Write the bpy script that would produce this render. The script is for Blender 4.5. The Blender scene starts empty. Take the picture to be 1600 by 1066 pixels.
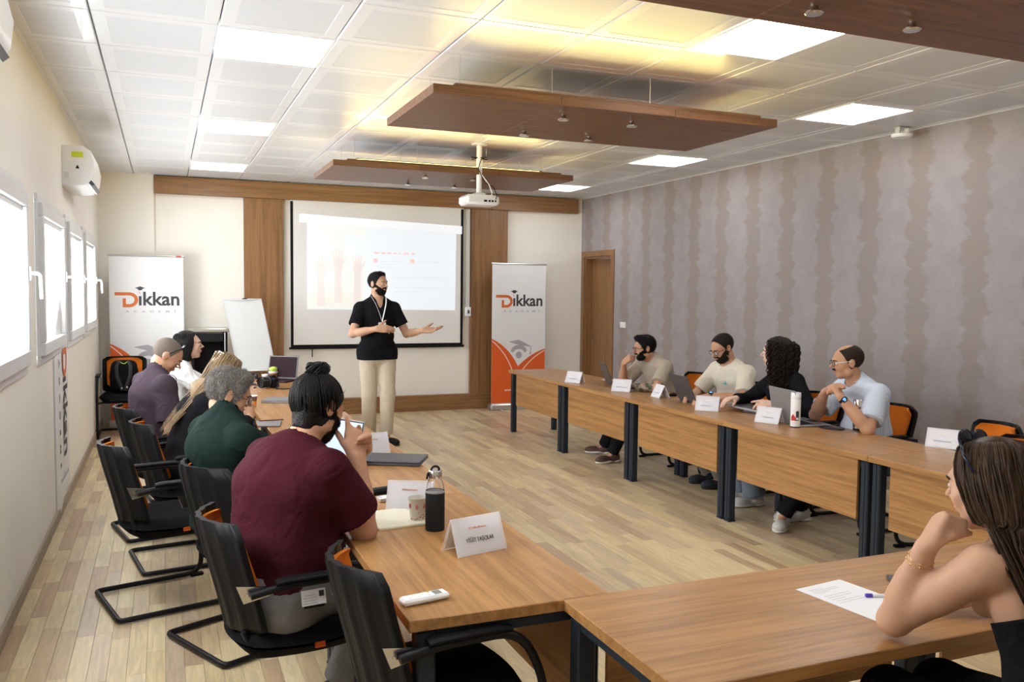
import bpy, bmesh, math, random
import numpy as np
from mathutils import Vector, Matrix
random.seed(7)
SC = bpy.context.scene
COL = SC.collection
PI = math.pi

# ------------------------------------------------------------------ camera
cam_d = bpy.data.cameras.new('camera')
cam = bpy.data.objects.new('camera', cam_d)
COL.objects.link(cam)
cam_d.sensor_width = 36.0
cam_d.lens = 1330.0 / 1600.0 * 36.0
cam_d.clip_start = 0.05
_y, _p, _r = 0.387884, 0.058560, 0.010652
_fw = Vector((math.sin(_y)*math.cos(_p), math.cos(_y)*math.cos(_p), -math.sin(_p)))
_rt = Vector((math.cos(_y), -math.sin(_y), 0))
_up = _rt.cross(_fw)
_r2 = _rt*math.cos(_r) + _up*math.sin(_r)
_u2 = _up*math.cos(_r) - _rt*math.sin(_r)
M = Matrix((_r2, _u2, -_fw)).transposed().to_4x4()
M.translation = Vector((0, 0, 1.70))
cam.matrix_world = M
SC.camera = cam

# ------------------------------------------------------------------ world, exposure
wd = bpy.data.worlds.new('world'); SC.world = wd; wd.use_nodes = True
wd.node_tree.nodes['Background'].inputs[0].default_value = (0.80, 0.90, 1.0, 1)
wd.node_tree.nodes['Background'].inputs[1].default_value = 1.0
SC.view_settings.view_transform = 'Standard'
SC.view_settings.look = 'None'
SC.view_settings.gamma = 1.0
SC.view_settings.use_curve_mapping = False
SC.view_settings.exposure = 0.92

WIN_E, LED_E, COVE_E = 8.5, 6.5, 42.0     # strengths of window panes, ceiling panels, cove strips

# ------------------------------------------------------------------ materials
def new_mat(name):
    m = bpy.data.materials.new(name); m.use_nodes = True
    nt = m.node_tree
    return m, nt, nt.nodes['Principled BSDF']

def N(nt, typ, **kw):
    n = nt.nodes.new(typ)
    for k, v in kw.items():
        if k in n.inputs.keys() if isinstance(k, str) else False: n.inputs[k].default_value = v
        else: setattr(n, k, v)
    return n

def plain(name, col, rough=0.5, metal=0.0, noise=0.0, nscale=60.0, bump=0.0, sheen=0.0, coat=0.0, spec=0.35):
    m, nt, b = new_mat(name)
    b.inputs['Base Color'].default_value = (*col, 1)
    b.inputs['Roughness'].default_value = rough
    b.inputs['Metallic'].default_value = metal
    b.inputs['Sheen Weight'].default_value = sheen
    b.inputs['Coat Weight'].default_value = coat
    b.inputs['Specular IOR Level'].default_value = spec
    tc = nt.nodes.new('ShaderNodeTexCoord')
    nz = nt.nodes.new('ShaderNodeTexNoise'); nz.inputs['Scale'].default_value = nscale; nz.inputs['Detail'].default_value = 3
    nt.links.new(tc.outputs['Object'], nz.inputs['Vector'])
    if noise > 0:
        mx = nt.nodes.new('ShaderNodeMix'); mx.data_type = 'RGBA'
        mx.inputs[6].default_value = (*[c*(1-noise) for c in col], 1)
        mx.inputs[7].default_value = (*[min(1, c*(1+noise)) for c in col], 1)
        nt.links.new(nz.outputs[0], mx.inputs[0]); nt.links.new(mx.outputs[2], b.inputs['Base Color'])
    if bump > 0:
        bp = nt.nodes.new('ShaderNodeBump'); bp.inputs['Strength'].default_value = bump; bp.inputs['Distance'].default_value = 0.002
        nt.links.new(nz.outputs[0], bp.inputs['Height']); nt.links.new(bp.outputs[0], b.inputs['Normal'])
    return m

def emis(name, col, strength):
    m, nt, b = new_mat(name)
    b.inputs['Base Color'].default_value = (*col, 1)
    b.inputs['Emission Color'].default_value = (*col, 1)
    b.inputs['Emission Strength'].default_value = strength
    return m

def wood(name, c1, c2, axis=0, rough=0.38, stretch=14.0, scale=2.2, coat=0.0):
    """grain runs along the local axis"""
    m, nt, b = new_mat(name)
    tc = nt.nodes.new('ShaderNodeTexCoord'); oi = nt.nodes.new('ShaderNodeObjectInfo')
    add = nt.nodes.new('ShaderNodeVectorMath'); add.operation = 'ADD'
    mul = nt.nodes.new('ShaderNodeVectorMath'); mul.operation = 'SCALE'; mul.inputs['Scale'].default_value = 37.0
    cmb = nt.nodes.new('ShaderNodeCombineXYZ')
    for i in range(3): nt.links.new(oi.outputs['Random'], cmb.inputs[i])
    nt.links.new(cmb.outputs[0], mul.inputs[0])
    nt.links.new(tc.outputs['Object'], add.inputs[0]); nt.links.new(mul.outputs[0], add.inputs[1])
    mp = nt.nodes.new('ShaderNodeMapping')
    s = [stretch*scale]*3; s[axis] = scale*0.55
    mp.inputs['Scale'].default_value = s
    nt.links.new(add.outputs[0], mp.inputs['Vector'])
    n1 = nt.nodes.new('ShaderNodeTexNoise'); n1.inputs['Scale'].default_value = 1.0; n1.inputs['Detail'].default_value = 6; n1.inputs['Roughness'].default_value = 0.65; n1.inputs['Distortion'].default_value = 0.6
    nt.links.new(mp.outputs[0], n1.inputs['Vector'])
    n2 = nt.nodes.new('ShaderNodeTexNoise'); n2.inputs['Scale'].default_value = 6.0; n2.inputs['Detail'].default_value = 2
    nt.links.new(mp.outputs[0], n2.inputs['Vector'])
    mt = nt.nodes.new('ShaderNodeMath'); mt.operation = 'MULTIPLY_ADD'; mt.inputs[1].default_value = 0.35
    nt.links.new(n2.outputs[0], mt.inputs[0]); nt.links.new(n1.outputs[0], mt.inputs[2])
    r = nt.nodes.new('ShaderNodeValToRGB')
    r.color_ramp.elements[0].position = 0.52; r.color_ramp.elements[0].color = (*c2, 1)
    r.color_ramp.elements[1].position = 0.80; r.color_ramp.elements[1].color = (*c1, 1)
    nt.links.new(mt.outputs[0], r.inputs[0]); nt.links.new(r.outputs[0], b.inputs['Base Color'])
    b.inputs['Roughness'].default_value = rough
    b.inputs['Coat Weight'].default_value = coat
    bp = nt.nodes.new('ShaderNodeBump'); bp.inputs['Strength'].default_value = 0.08; bp.inputs['Distance'].default_value = 0.001
    nt.links.new(mt.outputs[0], bp.inputs['Height']); nt.links.new(bp.outputs[0], b.inputs['Normal'])
    return m

WC1, WC2 = (0.455, 0.235, 0.082), (0.28, 0.130, 0.042)
W_X = wood('laminate walnut grain x', WC1, WC2, 0, 0.33)
W_Z = wood('laminate walnut grain z', WC1, WC2, 2, 0.42)
TRIM_X = wood('wall walnut grain x', (0.30, 0.150, 0.058), (0.185, 0.086, 0.032), 0, 0.42)
TRIM_Z = wood('wall walnut grain z', (0.30, 0.150, 0.058), (0.185, 0.086, 0.032), 2, 0.42)
RAFT = wood('raft walnut', (0.205, 0.100, 0.048), (0.120, 0.056, 0.028), 0, 0.42)
RAFT.node_tree.nodes['Principled BSDF'].inputs['Specular IOR Level'].default_value = .22
W_EDGE = wood('laminate edge', (0.42, 0.21, 0.085), (0.26, 0.12, 0.05), 0, 0.45)

def floor_mat():
    m, nt, b = new_mat('oak strip floor')
    tc = nt.nodes.new('ShaderNodeTexCoord'); geo = nt.nodes.new('ShaderNodeNewGeometry'); oi = nt.nodes.new('ShaderNodeObjectInfo')
    ad = nt.nodes.new('ShaderNodeMath'); ad.operation = 'ADD'
    nt.links.new(geo.outputs['Random Per Island'], ad.inputs[0]); nt.links.new(oi.outputs['Random'], ad.inputs[1])
    fr = nt.nodes.new('ShaderNodeMath'); fr.operation = 'FRACT'; nt.links.new(ad.outputs[0], fr.inputs[0])
    r = nt.nodes.new('ShaderNodeValToRGB'); cr = r.color_ramp; cr.interpolation = 'CONSTANT'
    cols = [(0.0, (0.65, 0.51, 0.295)), (0.25, (0.56, 0.415, 0.245)), (0.42, (0.69, 0.555, 0.335)), (0.62, (0.48, 0.335, 0.205)), (0.76, (0.60, 0.46, 0.30)), (0.9, (0.54, 0.415, 0.28))]
    cr.elements[0].position = 0; cr.elements[0].color = (*cols[0][1], 1)
    cr.elements[1].position = cols[1][0]; cr.elements[1].color = (*cols[1][1], 1)
    for p, c in cols[2:]:
        e = cr.elements.new(p); e.color = (*c, 1)
    nt.links.new(fr.outputs[0], r.inputs[0])
    mp = nt.nodes.new('ShaderNodeMapping'); mp.inputs['Scale'].default_value = (38, 3.0, 10)
    cmb = nt.nodes.new('ShaderNodeCombineXYZ'); ml = nt.nodes.new('ShaderNodeMath'); ml.operation = 'MULTIPLY'; ml.inputs[1].default_value = 91.0
    nt.links.new(fr.outputs[0], ml.inputs[0]); nt.links.new(ml.outputs[0], cmb.inputs[0]); nt.links.new(ml.outputs[0], cmb.inputs[1])
    av = nt.nodes.new('ShaderNodeVectorMath'); av.operation = 'ADD'
    nt.links.new(geo.outputs['Position'], av.inputs[0]); nt.links.new(cmb.outputs[0], av.inputs[1])
    nt.links.new(av.outputs[0], mp.inputs['Vector'])
    n1 = nt.nodes.new('ShaderNodeTexNoise'); n1.inputs['Scale'].default_value = 1.0; n1.inputs['Detail'].default_value = 5; n1.inputs['Distortion'].default_value = 1.2
    nt.links.new(mp.outputs[0], n1.inputs['Vector'])
    mr = nt.nodes.new('ShaderNodeMapRange'); mr.inputs[1].default_value = 0.3; mr.inputs[2].default_value = 0.7; mr.inputs[3].default_value = 0.80; mr.inputs[4].default_value = 1.12
    nt.links.new(n1.outputs[0], mr.inputs[0])
    mx = nt.nodes.new('ShaderNodeVectorMath'); mx.operation = 'SCALE'
    nt.links.new(r.outputs[0], mx.inputs[0]); nt.links.new(mr.outputs[0], mx.inputs['Scale'])
    nt.links.new(mx.outputs[0], b.inputs['Base Color'])
    b.inputs['Roughness'].default_value = 0.36
    return m
FLOOR = floor_mat()

def wallpaper_mat():
    m, nt, b = new_mat('striped wallpaper')
    geo = nt.nodes.new('ShaderNodeNewGeometry'); sp = nt.nodes.new('ShaderNodeSeparateXYZ')
    nt.links.new(geo.outputs['Position'], sp.inputs[0])
    def mth(op, a, bb=None, c=None):
        n = nt.nodes.new('ShaderNodeMath'); n.operation = op
        for i, v in enumerate((a, bb, c)):
            if v is None: continue
            if isinstance(v, (int, float)): n.inputs[i].default_value = v
            else: nt.links.new(v, n.inputs[i])
        return n.outputs[0]
    def noise(scale, detail=3, vec=None, rough=.5):
        n = nt.nodes.new('ShaderNodeTexNoise'); n.inputs['Scale'].default_value = scale; n.inputs['Detail'].default_value = detail; n.inputs['Roughness'].default_value = rough
        nt.links.new(vec or geo.outputs['Position'], n.inputs['Vector']); return n.outputs[0]
    P = 0.545
    u = mth('DIVIDE', mth('SUBTRACT', sp.outputs[1], 5.35 - P*20), P)
    idx = mth('FLOOR', mth('ADD', u, 0.5))
    du = mth('SUBTRACT', u, idx)                       # -0.5 .. 0.5 from stripe centre
    # jagged edges: two triangle waves along z, different on each side
    def tri(freq, ph):
        z = mth('ADD', mth('MULTIPLY', sp.outputs[2], freq), ph)
        return mth('PINGPONG', z, 1.0)
    sgn = mth('SIGN', du)
    warp = mth('MULTIPLY', noise(1.7, 2), 0.55)
    zz = mth('ADD', mth('ADD', sp.outputs[2], warp), mth('MULTIPLY', mth('ADD', idx, mth('MULTIPLY', sgn, 0.21)), 0.83))
    def tri(freq): return mth('PINGPONG', mth('MULTIPLY', zz, freq), 1.0)
    cv = nt.nodes.new('ShaderNodeCombineXYZ')
    nt.links.new(mth('ADD', mth('MULTIPLY', idx, 3.7), mth('MULTIPLY', sgn, 1.3)), cv.inputs[0]); nt.links.new(mth('MULTIPLY', sp.outputs[2], 1.0), cv.inputs[2]); nt.links.new(mth('MULTIPLY', sp.outputs[1], 0.35), cv.inputs[1])
    jag = mth('ADD', mth('MULTIPLY', tri(7.5), 0.12), mth('MULTIPLY', tri(21.0), 0.05))
    jag2 = mth('MULTIPLY', mth('SUBTRACT', noise(11.0, 6, cv.outputs[0], .75), 0.5), 0.40)
    shift = mth('MULTIPLY', mth('SUBTRACT', noise(0.9, 1), 0.5), 0.10)
    edge = mth('ADD', mth('ADD', jag, jag2), 0.125)
    d = mth('SUBTRACT', edge, mth('ABSOLUTE', mth('ADD', du, shift)))
    mr = nt.nodes.new('ShaderNodeMapRange'); mr.interpolation_type = 'SMOOTHSTEP'
    nt.links.new(d, mr.inputs[0]); mr.inputs[1].default_value = -0.015; mr.inputs[2].default_value = 0.06
    fib = nt.nodes.new('ShaderNodeMapping'); fib.inputs['Scale'].default_value = (1, 6, 1)
    nt.links.new(geo.outputs['Position'], fib.inputs['Vector'])
    weave = noise(85.0, 2, fib.outputs[0])
    blot = noise(5.5, 5, None, .65)
    r = nt.nodes.new('ShaderNodeMix'); r.data_type = 'RGBA'
    r.inputs[6].default_value = (0.318, 0.285, 0.292, 1); r.inputs[7].default_value = (0.268, 0.215, 0.190, 1)
    fac = mth('MULTIPLY', mr.outputs[0], mth('ADD', mth('MULTIPLY', blot, 1.3), 0.10))
    cl = mth('MINIMUM', fac, 1.0)
    nt.links.new(cl, r.inputs[0])
    v = mth('ADD', mth('MULTIPLY', weave, 0.34), mth('ADD', mth('MULTIPLY', blot, 0.42), 0.62))
    sc = nt.nodes.new('ShaderNodeVectorMath'); sc.operation = 'SCALE'
    nt.links.new(r.outputs[2], sc.inputs[0]); nt.links.new(v, sc.inputs['Scale'])
    nt.links.new(sc.outputs[0], b.inputs['Base Color'])
    b.inputs['Roughness'].default_value = 0.7
    bp = nt.nodes.new('ShaderNodeBump'); bp.inputs['Strength'].default_value = 0.25; bp.inputs['Distance'].default_value = 0.002
    nt.links.new(weave, bp.inputs['Height']); nt.links.new(bp.outputs[0], b.inputs['Normal'])
    return m
WALLPAPER = wallpaper_mat()

PAINT = plain('cream wall paint', (0.87, 0.835, 0.77), 0.75, noise=0.03, nscale=4, bump=0.05)
PAINTF = plain('front wall paint', (0.86, 0.82, 0.75), 0.75, noise=0.03, nscale=4)
BASEB = plain('skirting wood', (0.36, 0.29, 0.22), 0.5, noise=0.2, nscale=20)
TILE = plain('metal ceiling tile', (0.72, 0.735, 0.76), 0.30, spec=0.5, coat=0.12)
TILEP = plain('perforated tile field', (0.63, 0.65, 0.68), 0.38, spec=0.5, noise=0.05, nscale=600)
GRID = plain('ceiling grid', (0.86, 0.87, 0.90), 0.3)
DARKGAP = plain('ceiling gap', (0.25, 0.25, 0.26), 0.7)
LED = emis('led panel', (0.97, 0.985, 1.0), LED_E)
COVE = emis('warm cove strip', (1.0, 0.76, 0.24), COVE_E)
PANE = emis('daylit window blind', (0.93, 0.975, 1.0), WIN_E)
PVC = plain('white window plastic', (0.72, 0.73, 0.75), 0.3)
PVCW = plain('bright white plastic', (0.86, 0.87, 0.88), 0.28)
BLK = plain('black plastic', (0.007, 0.007, 0.008), 0.5, noise=0.15, nscale=200, spec=.16)
BLKS = plain('glossy black', (0.012, 0.012, 0.014), 0.18)
BLKF = plain('black fabric', (0.007, 0.007, 0.008), 0.9, spec=.06, noise=0.3, nscale=400, bump=0.3)
TUBE = plain('black powder coated tube', (0.010, 0.010, 0.012), 0.38, spec=.22)
STEEL = plain('anthracite steel', (0.020, 0.027, 0.038), 0.42, spec=.25)
CHROME = plain('chrome', (0.72, 0.72, 0.72), 0.18, 1.0)
ALU = plain('brushed aluminium', (0.60, 0.60, 0.61), 0.35, 0.9)
ORANGE = plain('orange mesh fabric', (0.60, 0.155, 0.014), 0.75, spec=.1, noise=0.18, nscale=500, bump=0.3)
BORANGE = plain('banner orange', (0.74, 0.12, 0.022), 0.5)
BWHITE = plain('banner white', (0.79, 0.79, 0.80), 0.5)
BPINK = plain('banner pale line', (0.92, 0.70, 0.62), 0.5)
BGREY = plain('banner grey print', (0.42, 0.40, 0.43), 0.5)
INK = plain('dark print', (0.045, 0.045, 0.055), 0.5)
INKO = plain('orange print', (0.66, 0.15, 0.03), 0.5)
INKG = plain('grey print', (0.45, 0.46, 0.52), 0.5)
PAPER = plain('white paper', (0.84, 0.84, 0.86), 0.6)
CREAMP = plain('cream notebook paper', (0.80, 0.76, 0.60), 0.65, noise=0.04, nscale=30)
SILVER = plain('silver laptop shell', (0.33, 0.33, 0.35), 0.35, 0.6)
DGREY = plain('dark grey laptop shell', (0.085, 0.085, 0.095), 0.35, 0.3)

def glass_mat(name, col=(1, 1, 1), rough=0.02, ior=1.45):
    m, nt, b = new_mat(name)
    b.inputs['Base Color'].default_value = (*col, 1)
    b.inputs['Transmission Weight'].default_value = 1.0
    b.inputs['Roughness'].default_value = rough
    b.inputs['IOR'].default_value = ior
    return m
GLASS = glass_mat('clear glass')
def acrylic_mat():
    m, nt, b = new_mat('clear acrylic')
    b.inputs['Base Color'].default_value = (0.95, 0.93, 0.97, 1)
    b.inputs['Alpha'].default_value = 0.32
    b.inputs['Roughness'].default_value = 0.08
    return m
ACRYL = acrylic_mat()
# ------------------------------------------------------------------ mesh helpers
class MB:
    def __init__(s): s.v = []; s.f = []; s.m = []
    def _add(s, vs, fs, mi=0, M=None):
        o = len(s.v)
        if M is not None: vs = [M @ Vector(v) for v in vs]
        s.v += [tuple(v) for v in vs]; s.f += [tuple(i+o for i in f) for f in fs]; s.m += [mi]*len(fs)
        return s
    def box(s, c, d, M=None, mi=0, b=0.0):
        x, y, z = c; a, bb, cc = d[0]/2, d[1]/2, d[2]/2
        if b <= 0:
            vs = [(x+i*a, y+j*bb, z+k*cc) for k in (-1, 1) for j in (-1, 1) for i in (-1, 1)]
            fs = [(0, 2, 3, 1), (4, 5, 7, 6), (0, 1, 5, 4), (2, 6, 7, 3), (0, 4, 6, 2), (1, 3, 7, 5)]
            return s._add(vs, fs, mi, M)
        b = min(b, a*.9, bb*.9, cc*.9)
        vs = []; idx = {}
        for k in (-1, 1):
            for j in (-1, 1):
                for i in (-1, 1):
                    for ax in range(3):
                        q = [i*(a-b), j*(bb-b), k*(cc-b)]; q[ax] = (i*a, j*bb, k*cc)[ax]
                        idx[(i, j, k, ax)] = len(vs); vs.append((x+q[0], y+q[1], z+q[2]))
        fs = []
        for ax in range(3):
            o1, o2 = [t for t in range(3) if t != ax]
            for sg in (-1, 1):
                q = []
                for p, r in ((-1, -1), (1, -1), (1, 1), (-1, 1)):
                    t = [0, 0, 0]; t[ax] = sg; t[o1] = p; t[o2] = r; q.append(idx[(*t, ax)])
                flip = (sg == 1) == (ax == 1)
                fs.append(tuple(reversed(q)) if flip else tuple(q))
        for ax in range(3):
            o1, o2 = [t for t in range(3) if t != ax]
            for p in (-1, 1):
                for r in (-1, 1):
                    t0 = [0]*3; t1 = [0]*3; t0[ax] = -1; t1[ax] = 1; t0[o1] = t1[o1] = p; t0[o2] = t1[o2] = r
                    fs.append((idx[(*t0, o1)], idx[(*t1, o1)], idx[(*t1, o2)], idx[(*t0, o2)]))
        for i in (-1, 1):
            for j in (-1, 1):
                for k in (-1, 1): fs.append(tuple(idx[(i, j, k, ax)] for ax in range(3)))
        return s._add(vs, fs, mi, M)
    def tube(s, pts, r, n=8, mi=0, M=None, closed=False, caps=True, flat=1.0, upv=None):
        pts = [Vector(p) for p in pts]; k = len(pts)
        rs = r if isinstance(r, (list, tuple)) else [r]*k
        vs = []; prev = None
        for i, p in enumerate(pts):
            if closed: t = pts[(i+1) % k] - pts[i-1]
            else: t = pts[min(i+1, k-1)] - pts[max(i-1, 0)]
            t.normalize()
            if prev is None:
                a = Vector(upv) if upv else (Vector((0, 0, 1)) if abs(t.z) < .9 else Vector((1, 0, 0)))
                prev = a - t*a.dot(t)
            else: prev = prev - t*prev.dot(t)
            if prev.length < 1e-6: prev = t.orthogonal()
            prev.normalize(); q = t.cross(prev)
            for j in range(n):
                an = 2*PI*j/n
                vs.append(p + prev*math.cos(an)*rs[i]*flat + q*math.sin(an)*rs[i])
        fs = []
        for i in range(k if closed else k-1):
            for j in range(n):
                a, b = i*n+j, i*n+(j+1) % n; c, d = ((i+1) % k)*n+(j+1) % n, ((i+1) % k)*n+j
                fs.append((a, b, c, d))
        if caps and not closed: fs += [tuple(reversed(range(n))), tuple((k-1)*n+j for j in range(n))]
        return s._add(vs, fs, mi, M)
    def lathe(s, prof, c=(0, 0, 0), n=20, mi=0, M=None):
        vs = []; fs = []
        for (r, z) in prof:
            for j in range(n): an = 2*PI*j/n; vs.append((c[0]+r*math.cos(an), c[1]+r*math.sin(an), c[2]+z))
        for i in range(len(prof)-1):
            for j in range(n): fs.append((i*n+j, i*n+(j+1) % n, (i+1)*n+(j+1) % n, (i+1)*n+j))
        if prof[0][0] > 1e-5: fs.append(tuple(reversed(range(n))))
        if prof[-1][0] > 1e-5: fs.append(tuple((len(prof)-1)*n+j for j in range(n)))
        return s._add(vs, fs, mi, M)
    def prism(s, poly, t, M=None, mi=0):
        """poly: 2D points (x, y) ccw, extruded in z from 0 to t"""
        n = len(poly)
        vs = [(x, y, 0) for x, y in poly] + [(x, y, t) for x, y in poly]
        fs = [tuple(reversed(range(n))), tuple(range(n, 2*n))] + [(i, (i+1) % n, n+(i+1) % n, n+i) for i in range(n)]
        return s._add(vs, fs, mi, M)
    def ball(s, c, r, n=12, m=8, mi=0, M=None):
        r = r if isinstance(r, (tuple, list)) else (r, r, r)
        vs = []; fs = []
        for i in range(m+1):
            th = PI*i/m
            for j in range(n):
                an = 2*PI*j/n
                vs.append((c[0]+r[0]*math.sin(th)*math.cos(an), c[1]+r[1]*math.sin(th)*math.sin(an), c[2]-r[2]*math.cos(th)))
        for i in range(m):
            for j in range(n): fs.append((i*n+j, i*n+(j+1) % n, (i+1)*n+(j+1) % n, (i+1)*n+j))
        return s._add(vs, fs, mi, M)
    def mesh(s, name, mats, smooth=False, ang=None):
        me = bpy.data.meshes.new(name)
        me.from_pydata(s.v, [], s.f)
        for mt in (mats if isinstance(mats, (list, tuple)) else [mats]): me.materials.append(mt)
        me.polygons.foreach_set('material_index', s.m)
        if smooth or ang:
            me.polygons.foreach_set('use_smooth', [True]*len(me.polygons))
            if ang: me.set_sharp_from_angle(angle=math.radians(ang))
        bm = bmesh.new(); bm.from_mesh(me); bmesh.ops.remove_doubles(bm, verts=bm.verts, dist=1e-6); bmesh.ops.recalc_face_normals(bm, faces=bm.faces); bm.to_mesh(me); bm.free()
        me.update()
        return me
    def build(s, name, mats, parent=None, smooth=False, ang=40, loc=None, rot=None):
        return mk(name, s.mesh(name, mats, smooth, ang), parent, loc, rot)

def mk(name, me, parent=None, loc=None, rot=None):
    o = bpy.data.objects.new(name, me); COL.objects.link(o)
    if parent: o.parent = parent
    if loc is not None: o.location = loc
    if rot is not None: o.rotation_euler = rot
    return o

def tag(o, label=None, cat=None, group=None, kind=None):
    if label: o['label'] = label
    if cat: o['category'] = cat
    if group: o['group'] = group
    if kind: o['kind'] = kind
    return o

def empty(name, loc, rz=0.0, label=None, cat=None, group=None):
    o = bpy.data.objects.new(name, None); COL.objects.link(o)
    o.location = loc; o.rotation_euler = (0, 0, rz); o.empty_display_size = 0.1
    return tag(o, label, cat, group)

def copy_tree(o, parent=None):
    c = o.copy(); COL.objects.link(c)
    if parent: c.parent = parent
    for ch in list(o.children): copy_tree(ch, c)
    return c

def box_obj(name, lo, hi, mat, parent=None, b=0.0):
    """box between two corners; object origin at its centre"""
    c = [(a+d)/2 for a, d in zip(lo, hi)]; d = [abs(q-p) for p, q in zip(lo, hi)]
    return MB().box((0, 0, 0), d, b=b).build(name, mat, parent, loc=c)

def rounded(pts_w, pts_h, r, n=5):
    """rounded rectangle outline centred at 0"""
    out = []
    for cx, cy, a0 in ((pts_w/2-r, pts_h/2-r, 0), (-pts_w/2+r, pts_h/2-r, 90), (-pts_w/2+r, -pts_h/2+r, 180), (pts_w/2-r, -pts_h/2+r, 270)):
        for i in range(n+1):
            a = math.radians(a0 + 90*i/n); out.append((cx+r*math.cos(a), cy+r*math.sin(a)))
    return out

def arc_path(pts, r=0.05, n=5):
    """round the corners of a polyline"""
    P = [Vector(p) for p in pts]; out = [P[0]]
    for i in range(1, len(P)-1):
        a, b, c = P[i-1], P[i], P[i+1]
        d1 = (a-b); d2 = (c-b); rr = min(r, d1.length*.49, d2.length*.49)
        p1 = b+d1.normalized()*rr; p2 = b+d2.normalized()*rr
        for k in range(n+1):
            t = k/n; out.append(p1*(1-t)**2 + b*2*t*(1-t) + p2*t*t)
    out.append(P[-1]); return out

_fonts = {}
def text_mesh(s, size, ext=0.0006, spacing=1.0, bold=0.0):
    cu = bpy.data.curves.new('txt', 'FONT'); cu.body = s; cu.size = size; cu.extrude = ext; cu.space_character = spacing
    cu.align_x = 'CENTER'; cu.align_y = 'CENTER'; cu.offset = bold; cu.resolution_u = 3
    o = bpy.data.objects.new('txt', cu); COL.objects.link(o)
    dg = bpy.context.evaluated_depsgraph_get(); dg.update()
    me = bpy.data.meshes.new_from_object(o.evaluated_get(dg))
    bpy.data.objects.remove(o); bpy.data.curves.remove(cu)
    return me
def text_obj(name, s, size, mat, parent, M, spacing=1.0, bold=0.0, width=None):
    me = text_mesh(s, size, spacing=spacing, bold=bold); me.materials.clear(); me.materials.append(mat)
    if width:
        xs = [v.co.x for v in me.vertices]; k = width/(max(xs)-min(xs)); x0 = (max(xs)+min(xs))/2
        for v in me.vertices: v.co.x = (v.co.x-x0)*k
    me.transform(M)
    return mk(name, me, parent)
# ------------------------------------------------------------------ the room
XL, XR, YF, YB, H = -0.735, 5.85, 11.58, -2.2, 3.09

def plane_frame(origin, ex, ez):
    """matrix whose x axis runs along ex, y axis along ez, z axis out of the plane"""
    ex = Vector(ex).normalized(); ez = Vector(ez).normalized(); n = ex.cross(ez)
    Mx = Matrix((ex, ez, n)).transposed().to_4x4(); Mx.translation = Vector(origin); return Mx

# floor: a slab and the strips laid on it
fl = box_obj('floor', (XL-.1, YB-.1, -0.12), (XR+.3, YF+.3, -0.008), plain('floor joint', (0.16, 0.11, 0.07), 0.8)); tag(fl, kind='structure')
PW, PL, GAP = 0.080, 0.56, 0.0010
rnd = random.Random(3)
strips = []
k = 0
x = XL
while x < XR-0.001:
    w = min(PW, XR-x)
    y = YB + rnd.random()*PL - PL
    while y < YF:
        L = PL*rnd.choice((0.75, 1.0, 1.0, 1.15))
        y0, y1 = max(y, YB), min(y+L, YF)
        if y1-y0 > .02: strips.append((x, x+w, y0, y1))
        y += L
    x += PW
def px(p):
    d = Vector(p)-Vector((0, 0, 1.7)); z = d.dot(_fw)
    if z < .3: return None
    return 800+1330*d.dot(_r2)/z, 533-1330*d.dot(_u2)/z, z
vis = []
for i, (x0, x1, y0, y1) in enumerate(strips):
    q = px(((x0+x1)/2, (y0+y1)/2, 0))
    if q and -40 < q[0] < 1640 and q[1] < 1110: vis.append((q[2], i))
vis.sort(); near = set(i for _, i in vis[:298])
fc = Vector(fl.location)
pm = {}
rest = MB()
for i, (x0, x1, y0, y1) in enumerate(strips):
    if i in near:
        key = (round(x1-x0, 3), round(y1-y0, 3))
        if key not in pm: pm[key] = MB().box((0, 0, 0), (key[0]-GAP, key[1]-GAP, 0.008), b=0.0007).mesh('floor_strip', FLOOR)
        mk('floor_strip', pm[key], fl, Vector(((x0+x1)/2, (y0+y1)/2, -0.004)) - fc)
    else:
        rest.box(((x0+x1)/2-fc.x, (y0+y1)/2-fc.y, -0.004-fc.z), (x1-x0-GAP, y1-y0-GAP, 0.008))
tag(rest.build('floor_strips', FLOOR, fl, ang=None), kind='stuff')

# left wall with window openings
WINS = [(2.30, 3.72), (4.05, 5.46), (5.97, 7.35), (7.62, 8.95), (9.12, 10.45)]  # first window is out of view, added for its light
WZ0, WZ1 = 1.21, 2.27
mb = MB()
T = 0.22
def wl(y0, y1, z0, z1): mb.box((XL-T/2, (y0+y1)/2, (z0+z1)/2), (T, y1-y0, z1-z0))
wl(YB, YF, -.1, WZ0); wl(YB, YF, WZ1, H+.15)
prev = YB
for a, b in WINS: wl(prev, a, WZ0, WZ1); prev = b
wl(prev, YF, WZ0, WZ1)
tag(mb.build('wall_left', PAINT, ang=None), kind='structure')
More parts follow.
